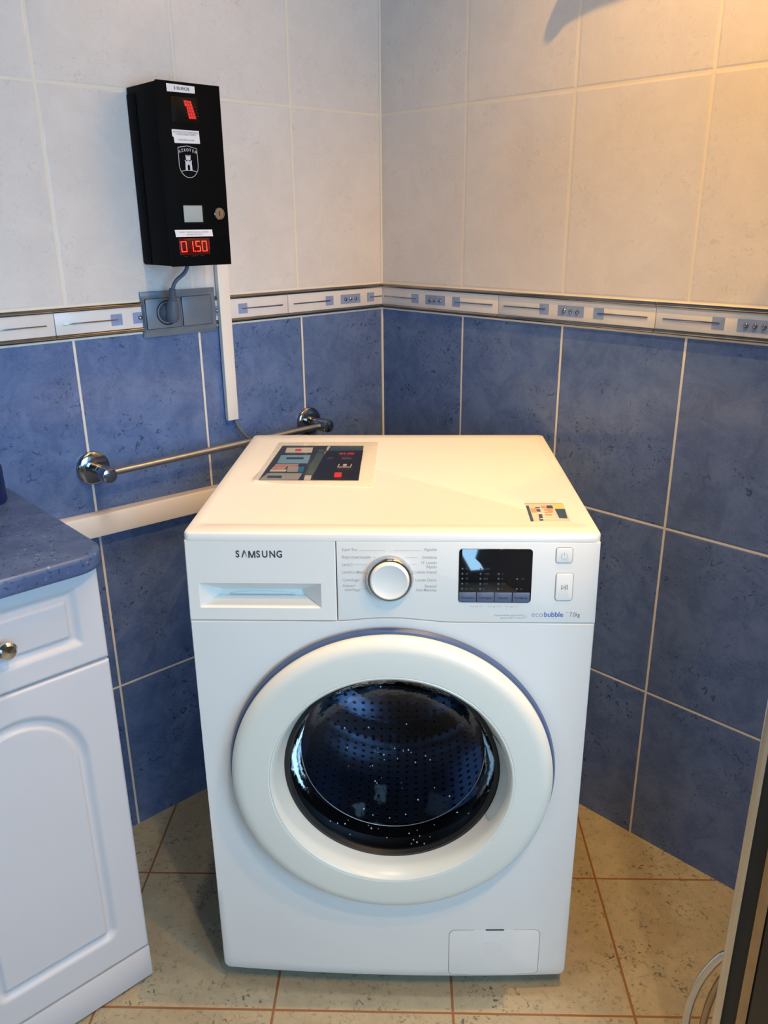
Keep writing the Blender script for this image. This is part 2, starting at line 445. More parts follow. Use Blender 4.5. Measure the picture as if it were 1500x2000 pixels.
# tile grid origin of the floor
FX, FY, FPHI = -0.2037, -0.0583, 0.0073
fo.matrix_world = Matrix.Translation((FX, FY, 0)) @ Matrix.Rotation(FPHI, 4, 'Z')
cm = MB(); cm.box(-3.3, 3.3, -3.9, 1.9, CEIL_Z, CEIL_Z + 0.1)
co = cm.build('ceiling', mat('ceiling_paint', srgb(120, 112, 100), 0.7), None, smooth=False); co['kind'] = 'structure'

# two windows in the walls behind the camera, out of the picture: the daylight
def window(name, mtx, x0, x1, z0, z1, power):
    wf = MB()
    for a, b, c, d in ((x0, x1, z0, z0 + 0.04), (x0, x1, z1 - 0.04, z1), (x0, x0 + 0.04, z0, z1), (x1 - 0.04, x1, z0, z1)): wf.box(a, b, 0.02, 0.07, c, d, 0.004)
    wo = wf.build(name, M_WHITEP, None); wo.matrix_world = mtx; wo['kind'] = 'structure'
    m = bpy.data.materials.new('daylight_pane'); m.use_nodes = True
    nn = m.node_tree.nodes; nn.clear(); eo = nn.new('ShaderNodeOutputMaterial'); em = nn.new('ShaderNodeEmission')
    em.inputs[0].default_value = WINDOW_COLOR; em.inputs[1].default_value = power; m.node_tree.links.new(em.outputs[0], eo.inputs[0])
    MB().box(x0 + 0.03, x1 - 0.03, 0.045, 0.055, z0 + 0.03, z1 - 0.03).build('pane', m, wo, smooth=False)
window('window_1', MF, WX0, WX1, WZ0, WZ1, WINDOW_POWER)
window('fill_window', MF, UX0, UX1, UZ0, UZ1, FILL_WINDOW_POWER)  # unseen window, added to put more daylight on the left wall
window('window_2', MK, VX0, VX1, VZ0, VZ1, WINDOW2_POWER)

# ceiling lamps (out of the picture)
M_BULB = mat('lamp_glass', (1, 0.9, 0.7, 1), 0.3, emit=(1.0, 0.74, 0.42, 1), estr=10)
where = ['above the washing machine, right of its twin', 'above the washing machine, left of its twin', 'near the right hand wall', 'beside the camera, added as warm fill', 'above the dark appliance, added to warm the right wall']
for i, (lx, ly, pw, lc, cone, tilt, lrad) in enumerate(LAMPS):
    t = thing('ceiling_lamp', 'round recessed ceiling lamp with chrome ring ' + where[i], 'lamp', Matrix.Translation((lx, ly, CEIL_Z)), 'recessed ceiling lamps')
    MB().lathe([(0.030, -0.001), (0.034, -0.008), (0.046, -0.007), (0.050, 0.0)], 'z', seg=40).build('ring', M_CHROME, t)
    MB().lathe([(0.0, -0.004), (0.020, -0.004), (0.031, -0.001)], 'z', seg=32).build('bulb', M_BULB, t)
    ld = bpy.data.lights.new('lamp_light', 'SPOT'); ld.energy = pw * 4; ld.color = lc; ld.shadow_soft_size = lrad
    ld.spot_size = R(cone); ld.spot_blend = BLEND
    lo = bpy.data.objects.new('lamp_light', ld); COL.objects.link(lo); lo.parent = t; lo.location = (0, 0, -0.03)
    lo.rotation_euler = Vector((tilt[0], tilt[1], -1)).to_track_quat('-Z', 'Y').to_euler()

# ------------------------------------------------------------------ decorative tile band on both walls
def band(name, mtx, sgn, joints_dirs, length):
    """joints_dirs: list of (start, end) of the tiles along the wall; sgn +1: x = v, -1: x = -u"""
    root = thing(name, None, None, mtx, kind='structure')
    X = lambda a: sgn * a
    def bx(mb, a, b, y0, y1, z0, z1, bev=0.0):
        p, q = sorted((X(a), X(b))); mb.box(p, q, y0, y1, z0, z1, bev)
    for (a, b, j0, dr) in joints_dirs:
        m = MB(); bx(m, a + 0.0007, b - 0.0007, -0.0035, 0.002, Z_BLUE + 0.0015, Z_BAND - 0.0015, 0.0006); m.build('band_tile', M_BAND, root)
        for zc, hh in ((Z_BAND - 0.0058, 0.0042), (Z_BLUE + 0.0060, 0.0042)):
            n = MB(); prof = []
            for i in range(9):
                t = math.pi * i / 8; prof.append((-0.0035 - 0.0032 * math.sin(t), zc + hh * math.cos(t)))
            p, q = sorted((X(a + 0.0007), X(b - 0.0007)))
            va = [n.bm.verts.new((p, y, z)) for y, z in prof]; vb = [n.bm.verts.new((q, y, z)) for y, z in prof]
            for i in range(8): n.bm.faces.new((va[i], va[i + 1], vb[i + 1], vb[i]))
            n.bm.faces.new(va); n.bm.faces.new(vb[::-1]); n.bm.faces.new((va[0], vb[0], vb[-1], va[-1]))
            n.build('metal_liner', M_LINER, root)
        zc = 1.1010
        for kind_, s0, s1 in (('line', 0.0145, 0.118), ('sq', 0.1045, 0.1265), ('rect', 0.148, 0.207), ('sq', 0.2285, 0.2505), ('line', 0.237, 0.3405)):
            p, q = sorted((j0 + dr * s0, j0 + dr * s1)); p2, q2 = max(p, a + 0.002), min(q, b - 0.002)
            if q2 - p2 < 0.003: continue
            m = MB()
            if kind_ == 'line': bx(m, p2, q2, -0.0050, -0.0034, zc - 0.0013, zc + 0.0013, 0.0004); m.build('inlay_line', M_DCHROME, root)
            elif kind_ == 'sq': bx(m, p2, q2, -0.0041, -0.0034, zc - 0.0102, zc + 0.0102); m.build('inlay_square', M_INLAY, root)
            else:
                bx(m, p2, q2, -0.0041, -0.0034, zc - 0.0102, zc + 0.0102); pl = m.build('inlay_panel', M_INLAY, root)
                for c in (0.0145, 0.0295, 0.0445):
                    cc = p + c
                    if a + 0.006 < cc < b - 0.006: MB().sphere((X(cc), -0.0042, zc), 0.0044, (1, 0.7, 1)).build('stud', M_DCHROME, pl)
    return root
T = 0.3555
band('trim_1', ML, -1, [(0.002, 0.2790, 0.2790, -1), (0.2790, 0.500, 0.2790, 1), (0.500, 0.7870, 0.7870, -1), (0.7870, 0.7870 + T, 0.7870, 1), (0.7870 + T, 0.7870 + 2 * T, 0.7870 + T, 1)], LU)
band('trim_2', MR, 1, [(0.002, 0.3530, -0.0025, 1), (0.3530, 0.3530 + T, 0.3530, 1), (0.3530 + T, 0.3530 + 2 * T, 0.3530 + T, 1), (0.3530 + 2 * T, 0.3530 + 3 * T, 0.3530 + 2 * T, 1)], RU)
# grout bead where the two walls meet
gb = MB().tube([W + (nL + nR) * 0.001 + Vector((0, 0, 0.0)), W + (nL + nR) * 0.001 + Vector((0, 0, CEIL_Z))], 0.0032, 8)
g = gb.build('trim_3', mat('corner_grout', srgb(228, 224, 214), 0.6)); g['kind'] = 'structure'

# ================================================================== washing machine
wm = thing('washing_machine', 'white front loading washing machine with round glass door in the tiled corner', 'washing machine', Matrix.Identity(4))
D = 0.572
DC = (0.0, 0.0, 0.452)                 # centre of the door
def fy(x, z):                          # gentle bow of the front panel
    return -0.010 * max(0.0, 1 - (x / 0.3) ** 2) * min(1.0, max(0.0, (0.7125 - z) / 0.685))
def top_line(x):                       # lower edge of the control panel, humped over the door
    t = 1 - abs(x + 0.002) / 0.098
    return 0.7132 + (0.0062 * (math.sin(math.pi * (t - 0.5)) * 0.5 + 0.5) if t > 0 else 0)
# cabinet sides, back and bottom
body = MB()
body.box(-0.2985, -0.290, 0.012, D, 0.030, 0.838, 0.002); body.box(0.290, 0.2985, 0.012, D, 0.030, 0.838, 0.002)
body.box(-0.2965, 0.2965, D - 0.008, D, 0.030, 0.838, 0.002); body.box(-0.296, 0.296, 0.014, D - 0.004, 0.030, 0.038, 0.001)
body.build('cabinet', M_WASH, wm)
# front panel with a round opening
fp = MB(); zb = 0.0275; rad = 0.012
def outer_pt(a):
    dx, dz = math.cos(a), math.sin(a); best = None
    lo_, hi_ = 0.0, 1.2
    def inside(x, z):
        if abs(x) > 0.2985 or z < zb or z > top_line(x) - 0.0012: return False
        for sx in (-1, 1):
            cx, cz = sx * (0.2985 - rad), zb + rad
            if (x - cx) * sx > 0 and z < cz and math.hypot(x - cx, z - cz) > rad: return False
        return True
    for _ in range(40):
        mid = (lo_ + hi_) / 2
        if inside(DC[0] + dx * mid, DC[2] + dz * mid): lo_ = mid
        else: hi_ = mid
    return lo_
N = 720; rings = []
angs = [2 * math.pi * i / N for i in range(N)]
for frac in (0, .15, .3, .45, .6, .75, .9, .985, 1.0):
    ring = []
    for a in angs:
        ro = outer_pt(a) if frac == 0 or True else 0
        rr = 0.243 + (ro - 0.243) * frac
        x, z = DC[0] + math.cos(a) * rr, DC[2] + math.sin(a) * rr
        y = fy(x, z) + (0.0022 if frac == 1.0 else 0)
        ring.append(fp.bm.verts.new((x, y, z)))
    rings.append(ring)
back = [fp.bm.verts.new((v.co.x, 0.013, v.co.z)) for v in rings[-1]]; rings.append(back)
inn = [fp.bm.verts.new((v.co.x, 0.013, v.co.z)) for v in rings[0]]; rings.insert(0, inn)
for A, B in zip(rings, rings[1:]):
    for i in range(N): fp.bm.faces.new((A[i], A[(i + 1) % N], B[(i + 1) % N], B[i]))
fp.build('front_panel', M_WASH, wm, angle=50)
# control panel: leans back a little
def lean(co):
    return Vector((co.x, co.y + (co.z - 0.7135) * 0.05, co.z))
ly_ = lambda x, z: (z - 0.7135) * 0.05
XS = -0.0785
cons = MB(); pts = [(0.2985, 0.8375), (XS + 0.0007, 0.8375), (XS + 0.0007, top_line(XS))]
pts += [(XS + 0.0007 + (0.2985 - XS) * i / 48, top_line(XS + (0.2985 - XS) * i / 48)) for i in range(1, 48)] + [(0.2985, 0.7132)]
cons.prism(pts, 0.0, 0.03, 0.0012); console = cons.build('control_panel', M_WPLAST, wm, warp=lean)
# detergent drawer with a scooped handle
dr = MB(); x0, x1, z0, z1 = -0.2985, XS - 0.0007, 0.7133, 0.8375; hx0, hx1, hz0, hz1 = -0.2815, -0.1015, 0.7335, 0.7725
e = 0.0015
ov = [(x0 + e, 0, z0 + e), (x1 - e, 0, z0 + e), (x1 - e, 0, z1), (x0 + e, 0, z1)]; ov2 = [(x0, e, z0), (x1, e, z0), (x1, e, z1), (x0, e, z1)]; ov3 = [(x0, .03, z0), (x1, .03, z0), (x1, .03, z1), (x0, .03, z1)]
hv = [(hx0, 0, hz0), (hx1, 0, hz0), (hx1, 0, hz1), (hx0, 0, hz1)]
iv = [(-0.259, 0.026, 0.7435), (-0.128, 0.026, 0.7435), (-0.134, 0.026, 0.752), (-0.252, 0.026, 0.752)]
V = dr.add(ov + ov2 + ov3 + hv + iv, [(0, 1, 13, 12), (1, 2, 14, 13), (2, 3, 15, 14), (3, 0, 12, 15), (0, 4, 5, 1), (1, 5, 6, 2), (2, 6, 7, 3), (3, 7, 4, 0),
    (4, 8, 9, 5), (5, 9, 10, 6), (6, 10, 11, 7), (7, 11, 8, 4), (12, 13, 17, 16), (13, 14, 18, 17), (14, 15, 19, 18), (15, 12, 16, 19), (16, 17, 18, 19)])
drawer = dr.build('detergent_drawer', M_WPLAST, wm, warp=lean, angle=20)
gp = MB(); gpts = [(-0.193 + 0.050 * math.cos(t), 0.7440 + 0.0055 * math.sin(t)) for t in [math.pi * i / 16 for i in range(17)]]
gp.prism(gpts, 0.0235, 0.027, 0.0008); gp.build('finger_grip', M_WPLAST, drawer, warp=lean)
for ch, lx_ in (('S', -0.2243), ('\u039B', -0.2158), ('S', -0.1942), ('U', -0.1861), ('N', -0.1756), ('G', -0.1652)):
    text('brand_letter', ch, lx_, 0.8172, 0.0146, M_INKD, drawer, align='LEFT', bold=0.00040, sx=0.86, fy=lambda x, z: ly_(x, z) - 0.0001)
bl = MB(); bx0, bx1, bz0, bz1 = -0.2058, -0.1952, 0.8120, 0.8224; bt = 0.0021
for P in ([(bx0, bz0), (bx0 + bt, bz0), (bx0 + bt, bz1), (bx0, bz1)], [(bx1 - bt, bz0), (bx1, bz0), (bx1, bz1), (bx1 - bt, bz1)],
          [(bx0 + 0.0004, bz1), (bx0 + 0.0026, bz1), ((bx0 + bx1) / 2 + 0.0010, bz0), ((bx0 + bx1) / 2 - 0.0010, bz0)],
          [(bx1 - 0.0026, bz1), (bx1 - 0.0004, bz1), ((bx0 + bx1) / 2 + 0.0010, bz0), ((bx0 + bx1) / 2 - 0.0010, bz0)]):
    bl.prism(P, -0.00022, 0.0002)
bl.build('brand_letter', M_INKD, drawer, smooth=False, warp=lean)
# top plate
tp = MB()
top = [(-0.3, 0.006), (0.3, 0.006), (0.3, D), (-0.3, D)]
def rr2(x0, x1, y0, y1, r): return rrect(x0, x1, y0, y1, r, 6)
o1 = rr2(-0.2995, 0.2995, 0.0065, D + 0.002, 0.010); i1 = rr2(-0.284, 0.284, 0.040, D - 0.036, 0.012); i2 = rr2(-0.2815, 0.2815, 0.043, D - 0.040, 0.012)
n_ = len(o1)
lay = [[tp.bm.verts.new((p[0], p[1], 0.8378)) for p in o1], [tp.bm.verts.new((p[0], p[1], 0.8470)) for p in o1], [tp.bm.verts.new((p[0] * 0.996, 0.29 + (p[1] - 0.29) * 0.994, 0.8495)) for p in o1], [tp.bm.verts.new((p[0] * 0.990, 0.29 + (p[1] - 0.29) * 0.985, 0.8502)) for p in o1],
       [tp.bm.verts.new((p[0], p[1], 0.8502)) for p in i1], [tp.bm.verts.new((p[0], p[1], 0.8488)) for p in i2]]
for A, B in zip(lay, lay[1:]):
    for i in range(n_): tp.bm.faces.new((A[i], A[(i + 1) % n_], B[(i + 1) % n_], B[i]))
tp.bm.faces.new(lay[-1]); tp.bm.faces.new(lay[0][::-1])
topplate = tp.build('top_plate', M_WASH, wm, angle=60)
# feet
for fx_ in (-0.25, 0.25):
    for fy_ in (0.06, 0.50):
        MB().lathe([(0, 0.0), (0.022, 0.0), (0.024, 0.004), (0.022, 0.010), (0.012, 0.012), (0.012, 0.031)], 'z', (fx_, fy_, 0), 24).build('foot', M_RUBBER, wm)
# filter flap
flap = MB(); flap.prism(rrect(0.0965, 0.2505, 0.0335, 0.1315, 0.010), -0.0006, 0.001, 0.0003)
flo = flap.build('filter_flap', M_WASH, wm, warp=lambda c: Vector((c.x, c.y + fy(c.x, c.z), c.z)))
def ring_at(name, x0, x1, z0, z1, r, w, y0, y1, material, parent, warp=None):
    m = MB(); ring_prism(m, rrect(x0 - w, x1 + w, z0 - w, z1 + w, r + w), rrect(x0, x1, z0, z1, r), y0, y1)
    return m.build(name, material, parent, warp=warp)
ring_at('flap_gap', 0.0965, 0.2505, 0.0335, 0.1315, 0.010, 0.0008, -0.0003, 0.001, M_GREYLINE, flo, lambda c: Vector((c.x, c.y + fy(c.x, c.z), c.z)))
MB().box(0.158, 0.189, -0.0009, 0.001, 0.1318, 0.1334).build('flap_slot', M_GAP, flo, warp=lambda c: Vector((c.x, c.y + fy(c.x, c.z), c.z)))
# door
db = MB(); db.lathe([(0.2405, -0.0005), (0.2540, -0.0005), (0.2548, -0.0040), (0.2520, -0.0100), (0.2405, -0.0130)], 'y', (DC[0], -0.0045, DC[2]), 160, closed_profile=True)
dd = MB(); prof = [(0.2470, -0.0120), (0.2492, -0.0180), (0.2490, -0.0245), (0.2462, -0.0300), (0.2405, -0.0345), (0.2340, -0.0366), (0.2280, -0.0374), (0.1905, -0.0374), (0.1890, -0.0366), (0.1878, -0.0374), (0.1860, -0.0368), (0.1830, -0.0335), (0.1795, -0.0240), (0.1755, -0.0120), (0.1715, -0.0020), (0.1690, 0.0040), (0.1690, 0.0070), (0.2400, 0.0060), (0.2440, -0.0080)]
dd.lathe(prof, 'y', DC, 192, closed_profile=True)
door = dd.build('door', M_DOORW, wm, angle=25)
db.build('door_back_ring', M_SLATE, door); door.children[0]['label'] = 'slate blue rim behind the white door'
gs = MB(); gs.lathe([(0.1705, -0.0010), (0.1650, -0.0030), (0.1620, 0.0030), (0.1640, 0.0120), (0.1700, 0.0100)], 'y', DC, 128, closed_profile=True); gs.build('glass_seal', M_RUBBER, door)
bw = MB(); bw.lathe([(0.1645, 0.0000), (0.1600, 0.0150), (0.1545, 0.0330), (0.1515, 0.0430), (0.1500, 0.0465), (0.1470, 0.0480), (0.135, 0.0560), (0.115, 0.0680), (0.09, 0.0780), (0.06, 0.0850), (0.03, 0.0885), (0.004, 0.0895)], 'y', DC, 128)
bowl = bw.build('door_glass', M_BOWL, door, angle=40)
ge = MB(); ge.tube([(DC[0] + 0.1502 * math.cos(R(a)), 0.0462, DC[2] + 0.1502 * math.sin(R(a))) for a in range(184, 357, 3)], 0.0007, 8); ge.build('glass_edge_glint', M_STEEL, bowl)  # thin steel line stands in for the glint along the glass crease
# droplets on the glass
dp = MB()
for i in range(60):
    a = random.uniform(R(200), R(340)) if i < 46 else random.uniform(0, 2 * math.pi); r_ = random.choice((random.uniform(0.02, 0.14), random.uniform(0.151, 0.162)))
    if r_ > 0.15: y = 0.0465 * (0.1645 - r_) / 0.0145
    else: y = 0.048 + 0.0415 * (1 - (r_ / 0.147) ** 2) * 0.98
    dp.sphere((DC[0] + r_ * math.cos(a), y - 0.0012, DC[2] + r_ * math.sin(a)), random.uniform(0.0006, 0.0015), (1, 0.7, 1.2), 8, 6)
dpo = dp.build('water_droplets', mat('water', (0.9, 0.95, 1, 1), 0.02, spec=1.0, trans=0.6), bowl); dpo['kind'] = 'stuff'
# door handle pad let into the funnel on the right
hp = MB(); rows = []
NH = 20
for i in range(NH + 1):
    a = R(24 - 52 * i / NH); edge = math.sin(math.pi * i / NH) ** 0.5 if 0 < i < NH else 0
    row = []
    for r_, y_ in ((0.1700, -0.0035), (0.1742, -0.0135), (0.1742 + 0.0060 * edge, -0.0150 - 0.011 * edge), (0.1742 + 0.0068 * edge, -0.0146 - 0.0115 * edge)):
        row.append(hp.bm.verts.new((DC[0] + r_ * math.cos(a), y_, DC[2] + r_ * math.sin(a))))
    rows.append(row)
for A, B in zip(rows, rows[1:]):
    for i in range(3): hp.bm.faces.new((A[i], A[i + 1], B[i + 1], B[i]))
hpo = hp.build('door_handle', noisy(mat('handle_plastic', srgb(198, 208, 206), 0.35), 8, 0.02), door)
# inside: gasket, drum, lifters
MB().lathe([(0.2420, 0.012), (0.2300, 0.030), (0.1950, 0.040), (0.1800, 0.052), (0.1780, 0.075), (0.1900, 0.088)], 'y', DC, 96).build('door_gasket', M_RUBBER, wm)
drum = MB().lathe([(0.1850, 0.090), (0.2150, 0.086), (0.2350, 0.100), (0.2350, 0.380), (0.2250, 0.395)], 'y', (0, 0, 0), 96).build('drum', M_DRUM, wm); drum.location = DC
bk = MB().lathe([(0.2250, 0.395), (0.1900, 0.400), (0.1700, 0.385), (0.1300, 0.380), (0.1150, 0.392), (0.0600, 0.388), (0.0500, 0.372), (0.001, 0.368)], 'y', (0, 0, 0), 96).build('drum_back', M_DRUMB, drum)
for a in (210, 330, 90):
    lf = MB(); ca, sa = math.cos(R(a)), math.sin(R(a)); prev = []
    secs = []
    for y_ in (0.11, 0.13, 0.25, 0.37, 0.39):
        h = 0.045 if 0.12 < y_ < 0.38 else 0.012; sec = []
        for t, hh in ((-0.035, 0.0), (-0.022, h * 0.6), (-0.010, h), (0.010, h), (0.022, h * 0.6), (0.035, 0.0)):
            rr = 0.236 - hh; sec.append(lf.bm.verts.new((ca * rr - sa * t, y_, sa * rr + ca * t)))
        secs.append(sec)
    for A, B in zip(secs, secs[1:]):
        for i in range(5): lf.bm.faces.new((A[i], A[i + 1], B[i + 1], B[i]))
    lf.build('lifter', M_DRUMB, drum)
MB().lathe([(0.2500, 0.014), (0.2550, 0.05), (0.2550, 0.42), (0.001, 0.425)], 'y', DC, 64).build('tub', M_RUBBER, wm)

# programme knob
kn = MB(); kn.lathe([(0.0345, 0.0), (0.0345, -0.0040), (0.0335, -0.0100), (0.0315, -0.0125), (0.0285, -0.0125)], 'y', (0, 0, 0), 72)
knob = kn.build('programme_knob', M_CHROME, console); knob.location = (-0.001, ly_(0, 0.782), 0.7825); knob.rotation_euler = (-0.05, 0, 0)
MB().lathe([(0.0287, -0.011), (0.0284, -0.0150), (0.0272, -0.0178), (0.0255, -0.0186), (0.0235, -0.0178), (0.012, -0.0160), (0.0, -0.0155)], 'y', (0, 0, 0), 72).build('knob_cap', M_WPLAST, knob)
# display
cy0 = lambda x, z: ly_(x, z)
dsp = MB().prism(rrect(0.0985, 0.2035, 0.7450, 0.8275, 0.005), -0.0012, 0.001, 0.0004).build('display', M_BLACKG, console, warp=lean)
M_KEY = noisy(mat('grey_blue_key', srgb(92, 102, 128), 0.3), 20, 0.05); M_DOT = mat('led_dot_off', srgb(86, 96, 112), 0.4); M_DIM = mat('dim_grey_print', srgb(64, 68, 76), 0.4)
for i in range(4):
    xk = 0.0995 + i * 0.02585
    kk = MB().box(xk, xk + 0.0245, -0.0020, -0.0010, 0.7462, 0.7610, 0.0004).build('touch_key', M_KEY, dsp, warp=lean)
    text('key_lettering', ['Temperatura', 'Centrifugado', 'Opciones', 'Fin Diferido'][i], xk + 0.01225, 0.7528, 0.0044, mat('key_ink', srgb(40, 48, 86), 0.5), kk, align='CENTER', sx=0.82, bold=0.00004, fy=lambda x, z: ly_(x, z) - 0.0021)
zr = [0.7974, 0.7897, 0.7821, 0.7742, 0.7665]
cols = [(0.1036, [0, 1, 2, 3, 4], ['95', '60', '40', '30', '20  frío']), (0.1298, [0, 1, 2, 3, 4], ['1200', '1000', '800', '400', '0']), (0.1557, [1, 2, 3, 4], ['+', 'II', '=|=', 'o']), (0.1825, [2, 4], ['19h', '3h'])]
for cx_, rows_, labs in cols:
    for r_i, lb in zip(rows_, labs):
        MB().lathe([(0.0, -0.0005), (0.0013, -0.0004), (0.0015, 0.0002)], 'y', (cx_, ly_(0, zr[r_i]) - 0.0012, zr[r_i]), 16).build('indicator_dot', M_DOT, dsp)
        text('indicator_lettering', lb, cx_ + 0.0045, zr[r_i], 0.0042, M_DIM, dsp, fy=lambda x, z: ly_(x, z) - 0.0013)
# buttons
def button(x0, x1, z0, z1, nm):
    b = MB().prism(rrect(x0, x1, z0, z1, 0.0035), -0.0016, 0.001, 0.0006).build(nm, M_WPLAST, console, warp=lean)
    ring_at('button_rim', x0, x1, z0, z1, 0.0035, 0.0009, -0.0006, 0.0008, mat('button_rim_grey', srgb(150, 146, 138), 0.4), b, lean)
    return b
bp_ = button(0.2368, 0.2596, 0.8072, 0.8296, 'power_button')
bs_ = button(0.2385, 0.2625, 0.7493, 0.7907, 'start_button')
pi = MB()
arc = [(0.2482 + 0.0046 * math.cos(R(a)), 0, 0.8176 + 0.0046 * math.sin(R(a))) for a in range(120, 421, 10)]
pi.tube([(x, ly_(x, z) - 0.0017, z) for x, y, z in arc], 0.00028, 6); pi.tube([(0.2482, ly_(0, .82) - 0.0017, 0.8176), (0.2482, ly_(0, .82) - 0.0017, 0.8238)], 0.00028, 6)
pi.build('power_symbol', M_INKG, bp_)
si = MB(); q = lambda x, z: (x, ly_(x, z) - 0.0018, z)
si.tube([q(0.2465, 0.7668), q(0.2465, 0.7735), q(0.2515, 0.7702), q(0.2465, 0.7668), q(0.2465, 0.7700)], 0.0003, 6)
si.tube([q(0.2527, 0.7665), q(0.2527, 0.7738)], 0.0004, 6); si.tube([q(0.2548, 0.7665), q(0.2548, 0.7738)], 0.0004, 6)
si.build('start_symbol', M_INKD, bs_)
# printed words
LS = 0.0062
fyt = lambda x, z: ly_(x, z) - 0.0001
for b, x, z in (('Super Eco', -0.0700, .8252), ('Ropa Impermeable', -0.0700, .8138), ('Lana', -0.0702, .8023), ('Lavado a Mano', -0.0702, .7907), ('Centrifugar', -0.0700, .7784), ('Aclarar+', -0.0700, .7694), ('centrifugar', -0.0675, .7632)):
    text('programme_lettering', b, x, z, LS, M_INKG, console, fy=fyt, sx=0.88, bold=0.00003)
for b, z in (('Algodón', .8258), ('Sintéticos', .8140), ("15' Lavado", .8058), ('Rápido', .7994), ('Cuidado Infantil', .7912), ('Lavado Diario', .7790), ('Especial', .7697), ('Anti-Manchas', .7636)):
    text('programme_lettering', b, 0.0668, z, LS, M_INKG, console, fy=fyt, align='RIGHT', sx=0.88, bold=0.00003)
ring_at('wool_symbol', -0.0588, -0.0555, 0.8006, 0.8040, 0.0004, 0.0004, -0.0003, 0, M_INKG, console, lean)
for seg in ([(-0.0440, .8246), (-0.0099, .8246), (-0.0077, .8225)], [(-0.0262, .8140), (-0.0213, .8140)], [(-0.0535, .8030), (-0.0339, .8030)], [(-0.0395, .7780), (-0.0360, .7780)], [(-0.0400, .7652), (-0.0333, .7652)],
            [(0.0440, .8248), (0.0059, .8248), (0.0053, .8213)], [(0.0385, .8140), (0.0204, .8139)], [(0.0380, .8034), (0.0289, .8034)], [(0.0340, .7784), (0.0329, .7784)]):
    MB().tube([(x, ly_(x, z) - 0.0001, z) for x, z in seg], 0.00022, 5).build('programme_line', M_INKG, console)
text('function_lettering', 'eco', 0.2055, 0.7262, 0.0116, mat('eco_ink', srgb(140, 150, 172), 0.6), console, fy=fyt, sx=1.02)
text('function_lettering', 'bubble', 0.2236, 0.7262, 0.0112, M_INKB, console, fy=fyt, sx=0.93, bold=0.00022)
text('trademark_lettering', 'TM', 0.2547, 0.7296, 0.0030, M_INKG, console, fy=fyt)
text('capacity_lettering', '7.0kg', 0.2608, 0.7264, 0.0098, mat('capacity_ink', srgb(100, 104, 116), 0.6), console, fy=fyt, sx=0.72)
text('fine_lettering', 'Programa estándar algodón 40/60°C', 0.1955, 0.7248, 0.0034, M_INKG, console, fy=fyt, align='RIGHT', sx=0.88)
text('fine_lettering', 'algodón 40/60°C + Intensivo', 0.1955, 0.7206, 0.0034, M_INKG, console, fy=fyt, align='RIGHT', sx=0.88)
text('fine_lettering', '> Z', 0.1990, 0.7226, 0.0042, M_INKG, console, fy=fyt, align='RIGHT')
text('underline_lettering', '- - - - - - - - -', 0.2270, 0.7205, 0.0028, M_INKB, console, fy=fyt)
for c_ in (0.1251, 0.1511, 0.1765):
    sy_ = MB()
    for s_ in (-1, 1): sy_.tube([(c_ + s_ * 0.0095, ly_(0, .7397) - .0001, .7402), (c_ + s_ * 0.0085, ly_(0, .739) - .0001, .7384), (c_ + s_ * 0.0035, ly_(0, .739) - .0001, .7384)], 0.0002, 5)
    sy_.tube([(c_ - .0018, ly_(0, .74) - .0001, .7392), (c_ - .0010, ly_(0, .737) - .0001, .7372), (c_ + .0010, ly_(0, .737) - .0001, .7372), (c_ + .0018, ly_(0, .74) - .0001, .7392), (c_ - .0012, ly_(0, .738) - .0001, .7380)], 0.0002, 5)
    sy_.build('hold_symbol', M_INKG, console)

# sticker on the top plate
def patch(mb, pts, z0, z1): mb.slab(pts, z0, z1)
ZT = 0.8489
S = {'base': [(0.2075, 0.1445), (0.2679, 0.145), (0.2653, 0.0617), (0.2063, 0.059)], 'ora': [(0.2077, 0.1433), (0.2651, 0.1438), (0.265, 0.1411), (0.2075, 0.1406)], 'dk1': [(0.2081, 0.1308), (0.2126, 0.1308), (0.2111, 0.0611), (0.2064, 0.0601)], 'dk2': [(0.2213, 0.1242), (0.2287, 0.1242), (0.2271, 0.1033), (0.222, 0.1032)], 'pk': [(0.2135, 0.1185), (0.2216, 0.1186), (0.2214, 0.0989), (0.2127, 0.0988)], 'bl1': [(0.2226, 0.0968), (0.228, 0.0968), (0.2255, 0.0633), (0.2199, 0.0632)], 'org': [(0.2342, 0.1165), (0.2481, 0.1166), (0.2415, 0.0842), (0.2315, 0.0841)], 'dk3': [(0.2398, 0.1322), (0.2491, 0.1323), (0.2488, 0.1188), (0.2389, 0.1187)], 'yel': [(0.2506, 0.1373), (0.266, 0.1374), (0.264, 0.119), (0.2499, 0.1188)], 'blu': [(0.2506, 0.1166), (0.266, 0.1168), (0.2629, 0.0739), (0.2506, 0.0749)], 'org2': [(0.231, 0.1299), (0.2384, 0.1299), (0.2382, 0.1187), (0.2301, 0.1187)]}
m = MB(); patch(m, S['base'], ZT - 0.0002, ZT + 0.0001); st = m.build('sticker', M_PRINTST, topplate, smooth=False); st['label'] = 'small coloured information sticker'
m = MB()
for kx in ('dk1', 'dk2', 'dk3', 'bl1', 'blu'): patch(m, S[kx], ZT + 0.0001, ZT + 0.0002)
m.build('sticker_dark_print', M_PRINTDB, st, smooth=False)
m = MB()
for kx in ('org', 'org2', 'pk', 'ora'): patch(m, S[kx], ZT + 0.0001, ZT + 0.00022)
m.build('sticker_orange_print', M_PRINTOR, st, smooth=False)
m = MB(); patch(m, S['yel'], ZT + 0.0001, ZT + 0.0002); m.build('sticker_yellow_print', M_PRINTYL, st, smooth=False)
m = MB()
for i in range(5): patch(m, [(0.222 + 0.008 * (i % 2), 0.118 - i * 0.011), (0.232 + 0.006 * i, 0.118 - i * 0.011), (0.232 + 0.006 * i, 0.1145 - i * 0.011), (0.222 + 0.008 * (i % 2), 0.1145 - i * 0.011)], ZT + 0.0002, ZT + 0.00028)
